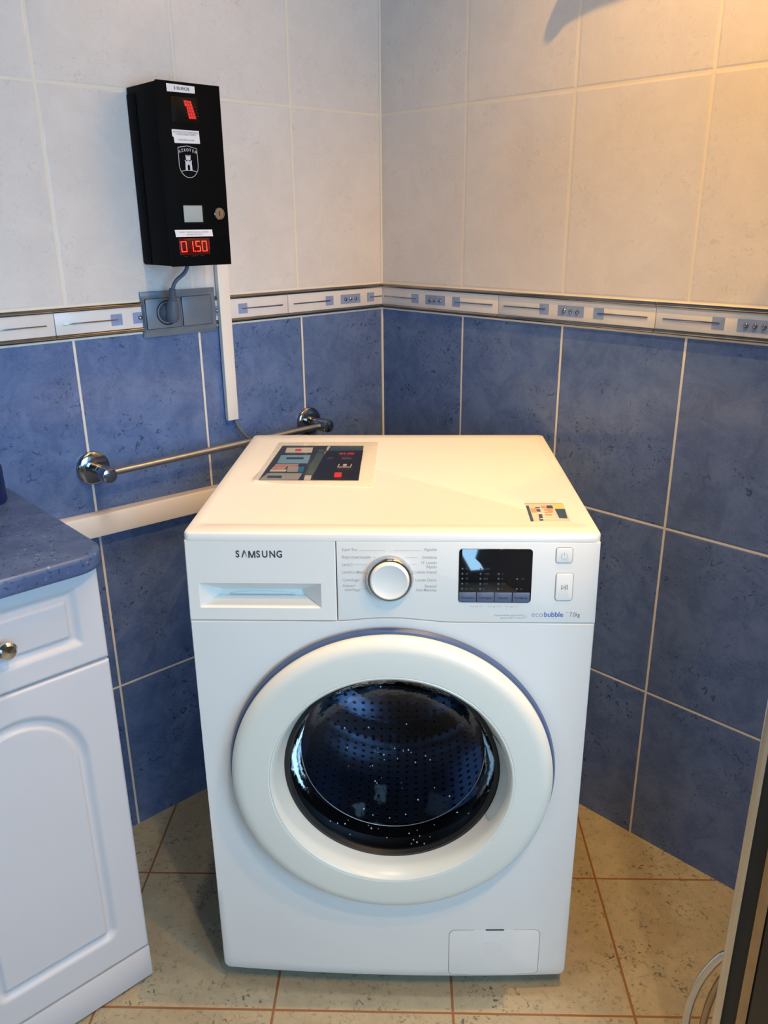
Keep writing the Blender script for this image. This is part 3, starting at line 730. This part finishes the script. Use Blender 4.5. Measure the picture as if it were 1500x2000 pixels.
m.build('sticker_light_print', M_PRINTWH, st, smooth=False)

# ================================================================== laminated notice lying on the washer
Q = {'sheet': [(-0.2279, 0.4892), (-0.0661, 0.4885), (-0.0615, 0.259), (-0.2354, 0.2608)], 'sleeve': [(-0.238, 0.5115), (-0.0383, 0.5153), (-0.0349, 0.2193), (-0.2435, 0.2453)], 'label': [(-0.2168, 0.4726), (-0.165, 0.4748), (-0.1635, 0.4376), (-0.2153, 0.4375)], 'redblob': [(-0.1984, 0.4626), (-0.1862, 0.4627), (-0.185, 0.4465), (-0.1971, 0.4465)], 'ph2': [(-0.2199, 0.4191), (-0.1631, 0.4192), (-0.1627, 0.364), (-0.2194, 0.3638)], 'ph2dark': [(-0.2067, 0.4038), (-0.174, 0.4039), (-0.1741, 0.3908), (-0.2075, 0.3907)], 'ph3': [(-0.2214, 0.3594), (-0.1772, 0.3596), (-0.1788, 0.3453), (-0.2208, 0.3452)], 'ph3b': [(-0.2224, 0.3439), (-0.1979, 0.344), (-0.1987, 0.3259), (-0.2238, 0.3257)], 'ph3c': [(-0.1961, 0.344), (-0.1756, 0.3441), (-0.1740, 0.3094), (-0.1928, 0.3093)], 'ph3cyan': [(-0.1749, 0.3423), (-0.1653, 0.3423), (-0.1637, 0.3094), (-0.1731, 0.3094)], 'ph3w': [(-0.2247, 0.3239), (-0.1949, 0.3241), (-0.1957, 0.3116), (-0.224, 0.3115)], 'ph4': [(-0.2258, 0.3021), (-0.1639, 0.3021), (-0.1666, 0.2622), (-0.2340, 0.2624)], 'ph4d': [(-0.2229, 0.2872), (-0.198, 0.2873), (-0.1965, 0.2721), (-0.2232, 0.2719)], 'green': [(-0.1531, 0.4362), (-0.1374, 0.4363), (-0.1442, 0.2893), (-0.1589, 0.2921)], 'green2': [(-0.1521, 0.4606), (-0.1362, 0.4606), (-0.137, 0.4418), (-0.1528, 0.4417)], 'w1': [(-0.1364, 0.4857), (-0.1312, 0.4857), (-0.1365, 0.4227), (-0.1406, 0.4226)], 'w2': [(-0.1577, 0.2892), (-0.1459, 0.2893), (-0.1450, 0.2617), (-0.1564, 0.2616)], 'front': [(-0.136, 0.4501), (-0.0646, 0.4527), (-0.0625, 0.261), (-0.1449, 0.2668)], 'reddig': [(-0.1089, 0.4377), (-0.0758, 0.4398), (-0.0764, 0.4208), (-0.1082, 0.4187)], 'redbtn': [(-0.1067, 0.3068), (-0.0943, 0.3068), (-0.0928, 0.2782), (-0.1058, 0.2782)], 'teal': [(-0.1299, 0.486), (-0.067, 0.486), (-0.0656, 0.4537), (-0.1315, 0.4515)], 't1': [(-0.1296, 0.404), (-0.1187, 0.404), (-0.1186, 0.3929), (-0.1293, 0.3929)], 't2': [(-0.1024, 0.4041), (-0.0843, 0.4041), (-0.0843, 0.3911), (-0.1022, 0.391)], 'lg1': [(-0.096, 0.3592), (-0.089, 0.3593), (-0.0897, 0.3457), (-0.0958, 0.3457)], 'lgL': [(-0.104, 0.3598), (-0.1022, 0.3598), (-0.104, 0.3395), (-0.1057, 0.3395)], 'lgB': [(-0.1051, 0.3419), (-0.0807, 0.342), (-0.0806, 0.3378), (-0.1052, 0.3377)], 'lgR': [(-0.0817, 0.3599), (-0.0799, 0.3599), (-0.0805, 0.3396), (-0.0823, 0.3396)]}
NX, NY = -0.14, 0.36
nt = thing('laminated_notice', 'printed instruction sheet in a clear plastic sleeve lying on top of the washing machine', 'notice', Matrix.Translation((NX, NY, 0.8489)))
def npatch(keys, name, material, lvl, parent):
    for kx in keys:
        m = MB(); m.slab([(x - NX, y - NY) for x, y in Q[kx]], 0.0002 + lvl * 0.00012, 0.0002 + (lvl + 1) * 0.00012)
        o = m.build(name, material, parent, smooth=False)
    return o
sh = npatch(['sheet'], 'printed_sheet', M_PRINTNAVY, 0, nt)
npatch(['label', 'ph3w', 'w1', 'w2'], 'white_print', M_PRINTWH, 1, sh)
npatch(['ph2'], 'blue_photo_print', M_PRINTBL, 1, sh); npatch(['ph3', 'ph3b'], 'pink_photo_print', M_PRINTPK, 1, sh)
npatch(['ph3c', 'ph4'], 'grey_photo_print', M_PRINTGR, 1, sh); npatch(['ph3cyan'], 'cyan_print', M_PRINTCY, 1, sh)
npatch(['green', 'green2'], 'grey_green_print', M_PRINTGREEN, 1, sh); npatch(['teal'], 'teal_print', M_PRINTTEAL, 1, sh)
npatch(['front'], 'black_device_print', M_PRINTBLK, 1, sh)
npatch(['redblob', 'redbtn'], 'red_print', M_PRINTRD, 2, sh); npatch(['ph2dark', 'ph4d'], 'dark_photo_print', M_PRINTDB, 2, sh)
npatch(['t1', 't2'], 'grey_text_print', mat('print_dim', srgb(84, 82, 90), 0.4), 2, sh)
npatch(['lg1', 'lgL', 'lgB', 'lgR'], 'emblem_print', M_PRINTWH, 2, sh)
text('red_digit_print', '01.50', -0.109 - NX, 0.4295 - NY, 0.016, M_PRINTRD, sh, y=0.0006, flat=True, bold=0.0009, sx=0.8)
# sleeve: slightly wavy clear film around the sheet
sl = MB(); nx_, ny_ = 24, 24; c4 = [Vector((x - NX, y - NY, 0)) for x, y in Q['sleeve']]; gridv = []
for j in range(ny_ + 1):
    row = []
    for i in range(nx_ + 1):
        a, b = i / nx_, j / ny_; p = (c4[0] * (1 - a) + c4[1] * a) * (1 - b) + (c4[3] * (1 - a) + c4[2] * a) * b
        ed = min(a, 1 - a, b, 1 - b) * 8; p.z = 0.0009 + 0.0012 * min(1, ed) * (0.5 + 0.5 * math.sin(a * 9 + b * 3)) + (0.006 * max(0, 1 - a * 5) * max(0, b - 0.75) * 4 if True else 0)
        row.append(sl.bm.verts.new(p))
    gridv.append(row)
for j in range(ny_):
    for i in range(nx_): sl.bm.faces.new((gridv[j][i], gridv[j][i + 1], gridv[j + 1][i + 1], gridv[j + 1][i]))
sl.build('clear_sleeve', M_SLEEVE, nt)
bk2 = MB(); bk2.slab([(x - NX, y - NY) for x, y in Q['sleeve']], 0.0, 0.0002); bo = bk2.build('sleeve_backing', noisy(mat('milky_film', srgb(248, 248, 248), 0.3), 30, 0.02), nt, smooth=False)

# ================================================================== coin operated timer box on the left wall
bx = thing('coin_timer_box', 'tall black metal coin timer box with red digits mounted above the socket', 'coin box', ML)
X0, X1, Z0, Z1, OFF = -0.6045, -0.4825, 1.1955, 1.4935, 0.110
MB().box(X0 + 0.0015, X1 - 0.0015, -OFF + 0.006, -0.001, Z0 + 0.001, Z1 - 0.001, 0.0012).build('housing', M_BLACKP, bx)
MB().box(X0, X1, -0.030, -0.001, Z0 + 0.003, Z1 - 0.012, 0.0008).build('wall_plate', M_BLACKP, bx)
fd = MB().box(X0, X1, -OFF, -OFF + 0.0055, Z0, Z1, 0.0010).build('front_door', M_BLACKP, bx)
yf = -OFF - 0.0003
def quad(mb, pts, y0, y1): mb.prism([(-u, z) for u, z in pts], y0, y1)
m = MB(); quad(m, [(0.5861, 1.4893), (0.5325, 1.4884), (0.5325, 1.4776), (0.5856, 1.4771)], yf, -OFF + 0.001); s1 = m.build('price_label', M_STICK, fd, smooth=False); s1['label'] = 'white label reading 3 EUROS'
text('label_lettering', '3 EUROS', -0.558, 1.4830, 0.0068, M_INKK, s1, y=yf - 0.0002, align='CENTER', bold=0.0001, sx=1.15)
m = MB(); quad(m, [(0.5832, 1.4195), (0.5307, 1.4193), (0.5300, 1.399), (0.5795, 1.3982), (0.5806, 1.4075), (0.5830, 1.4085)], yf, -OFF + 0.001); s2 = m.build('instruction_label', M_STICK, fd, smooth=False)
for j, (b_, z_, sz) in enumerate((('INTRODUZCA MONEDAS', 1.4155, 0.0044), ('Y SELECCIONE TIEMPO', 1.4120, 0.0040), ('MAQUINA LAVAR', 1.4035, 0.0040))):
    text('label_lettering', b_, -0.5565, z_, sz, mat('faded_ink', srgb(140, 144, 152), 0.6), s2, y=yf - 0.0002, align='CENTER', sx=0.95)
m = MB(); quad(m, [(0.5947, 1.2576), (0.5191, 1.2572), (0.5180, 1.2456), (0.5929, 1.2456)], yf, -OFF + 0.001); s3 = m.build('lower_label', M_STICK, fd, smooth=False)
text('label_lettering', 'PRECIO - TIEMPO DE USO DE LAVADORA', -0.5560, 1.2532, 0.0035, M_INKG, s3, y=yf - 0.0002, align='CENTER', sx=0.9)
text('label_lettering', 'EN EUROS POR CICLO', -0.5560, 1.2492, 0.0035, M_INKG, s3, y=yf - 0.0002, align='CENTER', sx=0.9)
# upper display window with a slanted lit block
uw = MB().box(-0.5800, -0.5290, -OFF - 0.0006, -OFF + 0.001, 1.4300, 1.4705, 0.0004).build('upper_window', M_DISP, fd)
m = MB(); quad(m, [(0.5560, 1.4660), (0.5420, 1.4652), (0.5340, 1.4380), (0.5480, 1.4375), (0.5515, 1.4560), (0.5545, 1.4575)], -OFF - 0.0010, -OFF - 0.0005); rb = m.build('lit_block', mat('red_block', (0.4, 0.01, 0.01, 1), 0.4, emit=(0.95, 0.02, 0.02, 1), estr=0.5), uw, smooth=False)
m = MB()
for i in range(5): m.box(-0.5575 + 0.0012 * i, -0.5330 + 0.0012 * i, -OFF - 0.0012, -OFF - 0.0009, 1.4610 - i * 0.0047, 1.4616 - i * 0.0047)
for i in range(2): quad(m, [(0.5515 - i * .0045, 1.4655), (0.5509 - i * .0045, 1.4655), (0.5432 - i * .0045, 1.4380), (0.5438 - i * .0045, 1.4380)], -OFF - 0.0012, -OFF - 0.0009)
m.build('block_lines', mat('dark_red', (0.10, 0, 0, 1), 0.5), rb, smooth=False)
# crest
cr = MB(); S_ = [(-0.5745, 1.3915), (-0.5560, 1.3945), (-0.5377, 1.3905), (-0.5374, 1.3640)] + [(-0.5560 + 0.0186 * math.cos(R(a)), 1.3640 + 0.0205 * math.sin(R(a))) for a in range(-10, -171, -16)] + [(-0.5745, 1.3640)]
cr.tube([(x, yf - 0.0001, z) for x, z in S_ + [S_[0]]], 0.00055, 5); cr.tube([(-0.5560 + t * 0.0145, yf - 0.0001, 1.3548 + 0.0018 * (1 - t * t) - 0.0012) for t in (-1, -.6, -.2, .2, .6, 1)], 0.0005, 5)
crest = cr.build('shield_emblem', M_SILVER, fd)
tw = MB()
def tp_(pts): tw.prism([(-0.5560 + x, z) for x, z in pts], yf - 0.0002, -OFF + 0.001)
tp_([(-0.0042, 1.3720), (0.0042, 1.3720), (0.0050, 1.3800), (0.0030, 1.3800), (0.0028, 1.3780), (0.0011, 1.3780), (0.0009, 1.3800), (-0.0009, 1.3800), (-0.0011, 1.3780), (-0.0028, 1.3780), (-0.0030, 1.3800), (-0.0050, 1.3800)][::-1])
tp_([(-0.0066, 1.3555), (-0.0024, 1.3555), (-0.0024, 1.3620), (-0.0014, 1.3645), (0.0014, 1.3645), (0.0024, 1.3620), (0.0024, 1.3555), (0.0066, 1.3555), (0.0060, 1.3690), (0.0072, 1.3715), (0.0048, 1.3715), (0.0044, 1.3698), (0.0018, 1.3698), (0.0016, 1.3715), (-0.0016, 1.3715), (-0.0018, 1.3698), (-0.0044, 1.3698), (-0.0048, 1.3715), (-0.0072, 1.3715), (-0.0060, 1.3690)][::-1])
tw.build('tower', M_SILVER, crest, smooth=False)
word = 'AZKOYEN'
for i, ch in enumerate(word):
    a = R(24 - 8 * i); text('crest_lettering', ch, -0.5560 - 0.034 * math.sin(a) * 1.12, 1.3880 - 0.034 + 0.034 * math.cos(a), 0.0068, M_SILVER, crest, y=yf - 0.0001, align='CENTER', bold=0.00012, rot=a * 0.8, sx=0.8)
# coin return flap, lock, digital display
fr_ = MB(); ring_prism(fr_, rrect(-0.5765, -0.5330, 1.2665, 1.3010, 0.002), rrect(-0.5742, -0.5360, 1.2700, 1.2982, 0.001), -OFF - 0.0012, -OFF + 0.001); cf = fr_.build('slot_frame', M_DISP, fd)
MB().box(-0.5742, -0.5360, -OFF - 0.0004, -OFF + 0.001, 1.2700, 1.2982, 0.0003).build('grey_button', noisy(mat('pale_grey_plastic', srgb(158, 172, 176), 0.35), 20, 0.05), cf)
lk = MB().lathe([(0.0108, 0.0), (0.0108, -0.0030), (0.0098, -0.0042), (0.0080, -0.0042), (0.0076, -0.0034), (0.0, -0.0034)], 'y', (-0.5025, -OFF, 1.2842), 40).build('lock', M_DCHROME, fd)
MB().box(-0.5033, -0.5017, -OFF - 0.0037, -OFF - 0.0030, 1.2800, 1.2885).build('keyhole', M_GAP, lk)
dw = MB().box(-0.5880, -0.5265, -OFF - 0.0006, -OFF + 0.001, 1.2150, 1.2430, 0.0004).build('digit_window', M_LEDW, fd)
SEG = {'0': 'abcdef', '1': 'bc', '5': 'acdfg'}
def digit(ch, x, z, w, h, material, sk=0.05):
    m = MB(); t = 0.0013; gy0, gy1 = -OFF - 0.0010, -OFF - 0.0005
    segs = {'a': (0, w, h - t, h), 'd': (0, w, 0, t), 'g': (0, w, h / 2 - t / 2, h / 2 + t / 2), 'f': (0, t, h / 2, h), 'e': (0, t, 0, h / 2), 'b': (w - t, w, h / 2, h), 'c': (w - t, w, 0, h / 2)}
    for s_ in SEG[ch]:
        a, b, c, d = segs[s_]; i_ = 0.0004 if (b - a) > (d - c) else 0; j_ = 0.0004 - i_
        m.prism([(x + a + i_, z + c + j_), (x + b - i_, z + c + j_), (x + b - i_, z + d - j_), (x + a + i_, z + d - j_)], gy0, gy1)
    o = m.build('lit_digit', material, dw, smooth=False, warp=lambda c: Vector((c.x - (c.z - z) * sk, c.y, c.z))); return o
digit('0', -0.5845, 1.2200, 0.0112, 0.0182, M_LED); digit('1', -0.5700, 1.2200, 0.0100, 0.0182, M_LED)
digit('5', -0.5548, 1.2200, 0.0090, 0.0182, M_LED); digit('0', -0.5422, 1.2200, 0.0100, 0.0182, M_LED)
MB().sphere((-0.5575, -OFF - 0.0007, 1.2208), 0.0011, (1, 0.4, 1)).build('decimal_point', M_LED, dw)
for a_ in (-0.5858, -0.5285): MB().box(a_, a_ + 0.0011, -OFF - 0.0010, -OFF - 0.0005, 1.2230, 1.2378).build('edge_segment', M_LEDD, dw, smooth=False)
m = MB()
for a_, b_ in ((-0.5795, -0.5745), (-0.5650, -0.5530), (-0.5470, -0.5400)): m.box(a_, b_, -OFF - 0.0008, -OFF - 0.0003, 1.2125, 1.2130)
m.build('tiny_marks', M_DIM, fd, smooth=False)
# power cable and plug
cb = MB().tube(bez((-0.540, -0.050, Z0 + 0.004), (-0.545, -0.050, 1.168), (-0.571, -0.052, 1.180), (-0.5722, -0.042, 1.150), 20), 0.0036, 12).build('power_cable', M_PLUG, bx)
pg = MB()
for i in range(6): pg.lathe([(0.0058 + i * 0.0005, 0.0), (0.0066 + i * 0.0005, -0.0015), (0.0058 + i * 0.0005, -0.0032)], 'z', (-0.5722, -0.041 + i * 0.0008, 1.1515 - i * 0.0040), 16)
pg.tube([(-0.5722, -0.040, 1.153), (-0.5720, -0.036, 1.128)], [0.0052, 0.0080], 16)
pg.tube([(-0.5720, -0.038, 1.131), (-0.5718, -0.036, 1.122), (-0.5716, -0.032, 1.108), (-0.5714, -0.030, 1.098), (-0.5714, -0.028, 1.093)], [0.0085, 0.0115, 0.0125, 0.0125, 0.010], 20)
pg.lathe([(0.0175, -0.005), (0.0180, -0.012), (0.0165, -0.022), (0.0115, -0.030), (0.0, -0.031)], 'y', (-0.5714, 0, 1.107), 32)
plug = pg.build('plug', M_PLUG, cb)

# ================================================================== double socket plate
so = thing('wall_socket', 'graphite grey double socket plate with a plug in its left half', 'socket', ML)
m = MB(); xa, xb, za, zbz = -0.6205, -0.4605, 1.0626, 1.1472; pr = []
NS = 16; secs = []
for i in range(NS + 1):
    t = i / NS; z = za + (zbz - za) * t; bul = 0.011 - 0.0065 * (2 * t - 1) ** 2; secs.append((z, bul))
va = []
for z, bul in secs: va.append([m.bm.verts.new(p) for p in ((xa, -0.0045, z), (xa + 0.003, -bul, z), (xb - 0.003, -bul, z), (xb, -0.0045, z), (xb, 0.0, z), (xa, 0.0, z))])
for A, B in zip(va, va[1:]):
    for i in range(6): m.bm.faces.new((A[i], A[(i + 1) % 6], B[(i + 1) % 6], B[i]))
m.bm.faces.new(va[0]); m.bm.faces.new(va[-1][::-1]); m.build('frame', M_SOCK, so, angle=25)
for nm, a, b in (('socket_module', -0.6150, -0.5430), ('blank_module', -0.5380, -0.4740)):
    ring_at('module_gap', a, b, 1.0785, 1.1340, 0.001, 0.0007, -0.0117, -0.0100, M_SOCKD, so)
    mo = MB().box(a, b, -0.0125, -0.006, 1.0785, 1.1340, 0.0008).build(nm, M_SOCK, so)
    if nm == 'socket_module':
        MB().lathe([(0.0225, -0.0126), (0.0235, -0.0134), (0.0222, -0.0134), (0.0205, -0.0122), (0.0, -0.0128)], 'y', (-0.5714, 0, 1.107), 48).build('socket_well', M_SOCKD, mo)

# ================================================================== trunkings
tv = thing('cable_trunking', 'slim vertical white cable trunking running down from the black coin box', 'trunking', ML)
m = MB(); m.box(-0.4560, -0.4315, -0.0110, -0.0045, 0.8760, 1.30, 0.0006); m.build('base', M_WHITEP, tv)
m = MB(); m.box(-0.4565, -0.4310, -0.0165, -0.0100, 0.8755, 1.30, 0.0012); m.build('cover', M_WHITEP, tv)
th = thing('horizontal_trunking', 'wide white horizontal trunking along the left wall between worktop and washing machine', 'trunking', ML @ Matrix.Translation((-0.55, 0, 0.741)))
tilt_ = lambda c: Vector((c.x, c.y, c.z - 0.021 * c.x))
m = MB(); m.box(-0.36, 0.28, -0.0280, -0.0003, -0.0415, -0.0005, 0.001); m.build('base', M_WHITEP, th, warp=tilt_)
m = MB(); m.box(-0.36, 0.28, -0.0320, -0.0270, -0.0425, 0.0010, 0.0022); m.build('cover', M_WHITEP, th, warp=tilt_)
# thin grey cable leaving the slim trunking
gc = MB().tube(bez((0, 0, 0), (0.003, -0.002, -0.022), (0.014, -0.004, -0.038), (0.045, -0.012, -0.070), 18), 0.0029, 10).build('grey_cable', M_CABLE)
gc.matrix_world = ML @ Matrix.Translation((-0.4370, -0.010, 0.8790)); tag(gc, 'thin grey cable coming out of the slim white trunking and going behind the washing machine', 'cable')

# ================================================================== towel rail
tr = thing('towel_rail', 'chrome towel rail with two round wall flanges above the horizontal trunking', 'towel rail', ML)
for ux, uz in ((-0.7527, 0.8318), (-0.2350, 0.8360)):
    fl = MB().lathe([(0.0, -0.0105), (0.016, -0.0100), (0.0285, -0.0085), (0.0315, -0.0060), (0.0320, 0.0)], 'y', (ux, 0, uz), 64).build('flange', M_DCHROME, tr)
    po = MB().lathe([(0.0125, -0.009), (0.0120, -0.018), (0.0120, -0.040), (0.0138, -0.0405), (0.0145, -0.043), (0.0145, -0.072), (0.0135, -0.0755), (0.0090, -0.0775), (0.0, -0.0780)], 'y', (ux, 0, uz), 40).build('post', M_DCHROME, fl)
MB().tube([(-0.7400, -0.058, 0.8320), (-0.2480, -0.058, 0.8355)], 0.0068, 24).build('bar', M_STEEL, tr)

# ================================================================== base cabinet, worktop
UE, OFC = 0.9215, 0.381            # right end and front plane
CW = 0.300
bc = thing('base_cabinet', 'white lacquered base cabinet with drawer and arched door under the blue worktop', 'cabinet', ML @ Matrix.Translation((-UE - CW / 2, 0, 0)))
m = MB(); m.box(-CW / 2 + 0.002, CW / 2 - 0.001, -OFC + 0.019, -0.003, 0.070, 0.798, 0.001); m.build('carcass', M_CAB, bc)
m = MB(); m.box(-CW / 2, CW / 2 - 0.0005, -OFC + 0.0005, -OFC + 0.018, 0.004, 0.0690, 0.0015); pl = m.build('plinth', M_CAB, bc)
m = MB(); m.box(-CW / 2 + .01, CW / 2 - 0.010, -OFC + 0.019, -0.02, 0.0, 0.070); m.build('plinth_base', M_GAP, bc)
def relief(name, x0, x1, z0, z1, sdf, depth, parent):
    """front board with a routed profile following a signed distance"""
    mb = MB(); st_ = 0.0025; nx_ = int((x1 - x0) / st_); nz_ = int((z1 - z0) / st_); g_ = []
    for j in range(nz_ + 1):
        row = []
        for i in range(nx_ + 1):
            x = x0 + (x1 - x0) * i / nx_; z = z0 + (z1 - z0) * j / nz_
            d = sdf(x, z)               # negative inside
            if d >= 0: y = 0
            elif d > -0.013: y = depth * (0.5 - 0.5 * math.cos(math.pi * (-d) / 0.013))
            elif d > -0.0165: y = depth
            elif d > -0.0205: t = (-d - 0.0165) / 0.004; y = depth * (1 - 0.8 * (0.5 - 0.5 * math.cos(math.pi * t)))
            else: y = depth * 0.2
            e_ = min(x - x0, x1 - x, z - z0, z1 - z)
            if e_ < 0.002: y += 0.0015 * (1 - e_ / 0.002)
            row.append(mb.bm.verts.new((x, -OFC + y, z)))
        g_.append(row)
    for j in range(nz_):
        for i in range(nx_): mb.bm.faces.new((g_[j][i], g_[j][i + 1], g_[j + 1][i + 1], g_[j + 1][i]))
    rim = g_[0] + [g_[j][-1] for j in range(1, nz_ + 1)] + g_[-1][-2::-1] + [g_[j][0] for j in range(nz_ - 1, 0, -1)]
    bk_ = [mb.bm.verts.new((v.co.x, -OFC + 0.018, v.co.z)) for v in rim]
    for i in range(len(rim)):
        k_ = (i + 1) % len(rim); mb.bm.faces.new((rim[i], bk_[i], bk_[k_], rim[k_]))
    return mb.build(name, M_CAB, parent, angle=60)
def sd_rr(x, z, cx, cz, hx, hz, r):
    qx, qz = abs(x - cx) - hx + r, abs(z - cz) - hz + r
    return math.hypot(max(qx, 0), max(qz, 0)) + min(max(qx, qz), 0) - r
def sd_arch(x, z):
    zc = 0.494
    if z > zc: return (math.hypot(x, (z - zc) * 0.94) - 0.1015)
    return sd_rr(x, z, 0, (0.127 + zc + 0.3) / 2, 0.1015, (zc + 0.3 - 0.127) / 2, 0.022)
cdoor = relief('door', -CW / 2 + 0.001, CW / 2 - 0.001, 0.0735, 0.6440, sd_arch, 0.0075, bc)
cdraw = relief('drawer', -CW / 2 + 0.001, CW / 2 - 0.001, 0.6490, 0.7975, lambda x, z: sd_rr(x, z, 0, 0.7285, 0.1165, 0.0480, 0.006), 0.0075, bc)
kb = MB().lathe([(0.0060, 0.002), (0.0050, -0.008), (0.0070, -0.013), (0.0130, -0.018), (0.0135, -0.023), (0.0100, -0.027), (0.0, -0.028)], 'y', (0.004, -OFC + 0.002, 0.7210), 32).build('knob', M_CHROME, cdraw)
# worktop with rounded front corner
wt = MB(); L_ = 1.225; pts = [(-0.908, -0.0005), (-L_, -0.0005), (-L_, -0.408)]
r_ = 0.050
for i in range(11):
    t = R(-90 + 90 * i / 10); pts.append((-0.908 - r_ + r_ * math.cos(t), -0.408 + r_ + r_ * math.sin(t)))
b = bmesh.new(); n = len(pts); a_ = [b.verts.new((p[0], p[1], 0.8285)) for p in pts]; c_ = [b.verts.new((p[0], p[1], 0.8000)) for p in pts]
b.faces.new(a_); b.faces.new(c_[::-1])
for i in range(n): b.faces.new((a_[(i + 1) % n], a_[i], c_[i], c_[(i + 1) % n]))
bmesh.ops.recalc_face_normals(b, faces=b.faces[:])
es = [e for e in b.edges if (all(v.co.z > 0.82 for v in e.verts) or all(v.co.z < 0.81 for v in e.verts)) and all(v.co.y < -0.001 for v in e.verts)]
es += [e for e in b.edges if all(abs(v.co.x + 0.908) < 1e-5 for v in e.verts) and abs(e.verts[0].co.z - e.verts[1].co.z) < 1e-5 and e not in es]
bmesh.ops.bevel(b, geom=es, offset=0.0075, segments=5, profile=0.5, affect='EDGES')
wt.merge(b); wto = wt.build('worktop', M_TOPBLUE, None, angle=40); wto.matrix_world = ML
tag(wto, 'speckled blue laminate worktop with a rounded corner on the white cabinet', 'worktop')
# dark blue container standing at the back of the worktop, only its edge in the picture
jar = thing('dark_blue_container', 'dark blue container at the back of the worktop, cut off by the left picture edge', 'container', ML @ Matrix.Translation((-0.972, -0.062, 0.8286)))
MB().lathe([(0.0, 0.0), (0.036, 0.0), (0.038, 0.003), (0.0375, 0.060), (0.034, 0.066), (0.020, 0.068)], 'z', (0, 0, 0), 40).build('body', noisy(mat('dark_blue_plastic', srgb(22, 40, 92), 0.4), 10, 0.1), jar)
MB().lathe([(0.0, 0.080), (0.018, 0.080), (0.021, 0.077), (0.021, 0.067), (0.0, 0.067)], 'z', (0, 0, 0), 32).build('cap', noisy(mat('dark_blue_cap', srgb(18, 30, 70), 0.4), 10, 0.1), jar)

# ================================================================== appliance at the right edge: chrome edged door, black seal, dark side
ap = thing('dark_appliance', 'dark appliance with chrome edged door and curved chrome handle at the right edge', 'appliance', MR)
V0, SO, HT = 1.1590, 0.500, 1.55  # height out of view is chosen to keep window light off the right wall
M_SIDE = noisy(mat('dark_bronze_side', srgb(50, 46, 40), 0.22, 0.3), 3, 0.35, 0.0, 0.05)
M_BRZ = noisy(mat('bronze_trim', (0.42, 0.33, 0.24, 1), 0.25, 1.0), 30, 0.1)
MB().box(V0, V0 + 0.0125, -SO, -0.03, 0.030, HT - 0.01, 0.0035).build('door', M_CHROME, ap)
MB().box(V0 + 0.0120, V0 + 0.0310, -SO + 0.006, -0.04, 0.035, HT - 0.015).build('door_seal', M_RUBBER, ap)
MB().box(V0 + 0.0300, V0 + 0.0430, -SO, -0.03, 0.012, HT, 0.002).build('frame', M_BRZ, ap)
MB().box(V0 + 0.0425, V0 + 0.46, -SO + 0.0015, -0.03, 0.012, HT, 0.004).build('casing', M_SIDE, ap)
for a_, b_ in ((V0 + 0.06, -SO + 0.04), (V0 + 0.42, -SO + 0.04), (V0 + 0.06, -0.08), (V0 + 0.42, -0.08)):
    MB().lathe([(0, 0), (0.015, 0), (0.015, 0.014)], 'z', (a_, b_, 0), 16).build('foot', M_RUBBER, ap)
h_ = MB(); ha = [(V0 + 0.004 - 0.040 * math.sin(math.pi * t) ** 0.75, -SO + 0.010, 0.345 - 0.310 * t) for t in [i / 30 for i in range(31)]]
h_.tube(ha, 0.0058, 14); h_.build('handle', M_CHROME, ap)
h_ = MB(); ha = [(V0 + 0.002 - 0.016 * math.sin(math.pi * t) ** 0.8, -SO + 0.014, 0.300 - 0.220 * t) for t in [i / 24 for i in range(25)]]
h_.tube(ha, 0.0050, 12); h_.build('handle_reflection', M_BRZ, ap)  # bronze bow stands in for the reflection in the door front

# ================================================================== unseen rail added above the picture to cast a shadow on the right wall
wr = thing('shadow_rail', 'unseen chrome rail with a drooping rounded end, added to cast a shadow on the right wall', 'rail', MR)
MB().tube([(0.565, -0.045, 1.749), (0.572, -0.045, 1.757), (0.590, -0.045, 1.7600), (0.628, -0.045, 1.7630), (0.98, -0.045, 1.800)], [0.0170, 0.0165, 0.0140, 0.0115, 0.0100], 18).sphere((0.565, -0.045, 1.749), 0.0172, u=20, v=12).build('rod', M_CHROME, wr)
for vx, vz in ((0.74, 1.7750), (0.95, 1.797)):
    MB().lathe([(0.0, -0.045), (0.007, -0.045), (0.007, -0.008), (0.022, -0.006), (0.023, 0.0)], 'y', (vx, 0, vz), 28).build('bracket', M_CHROME, wr)
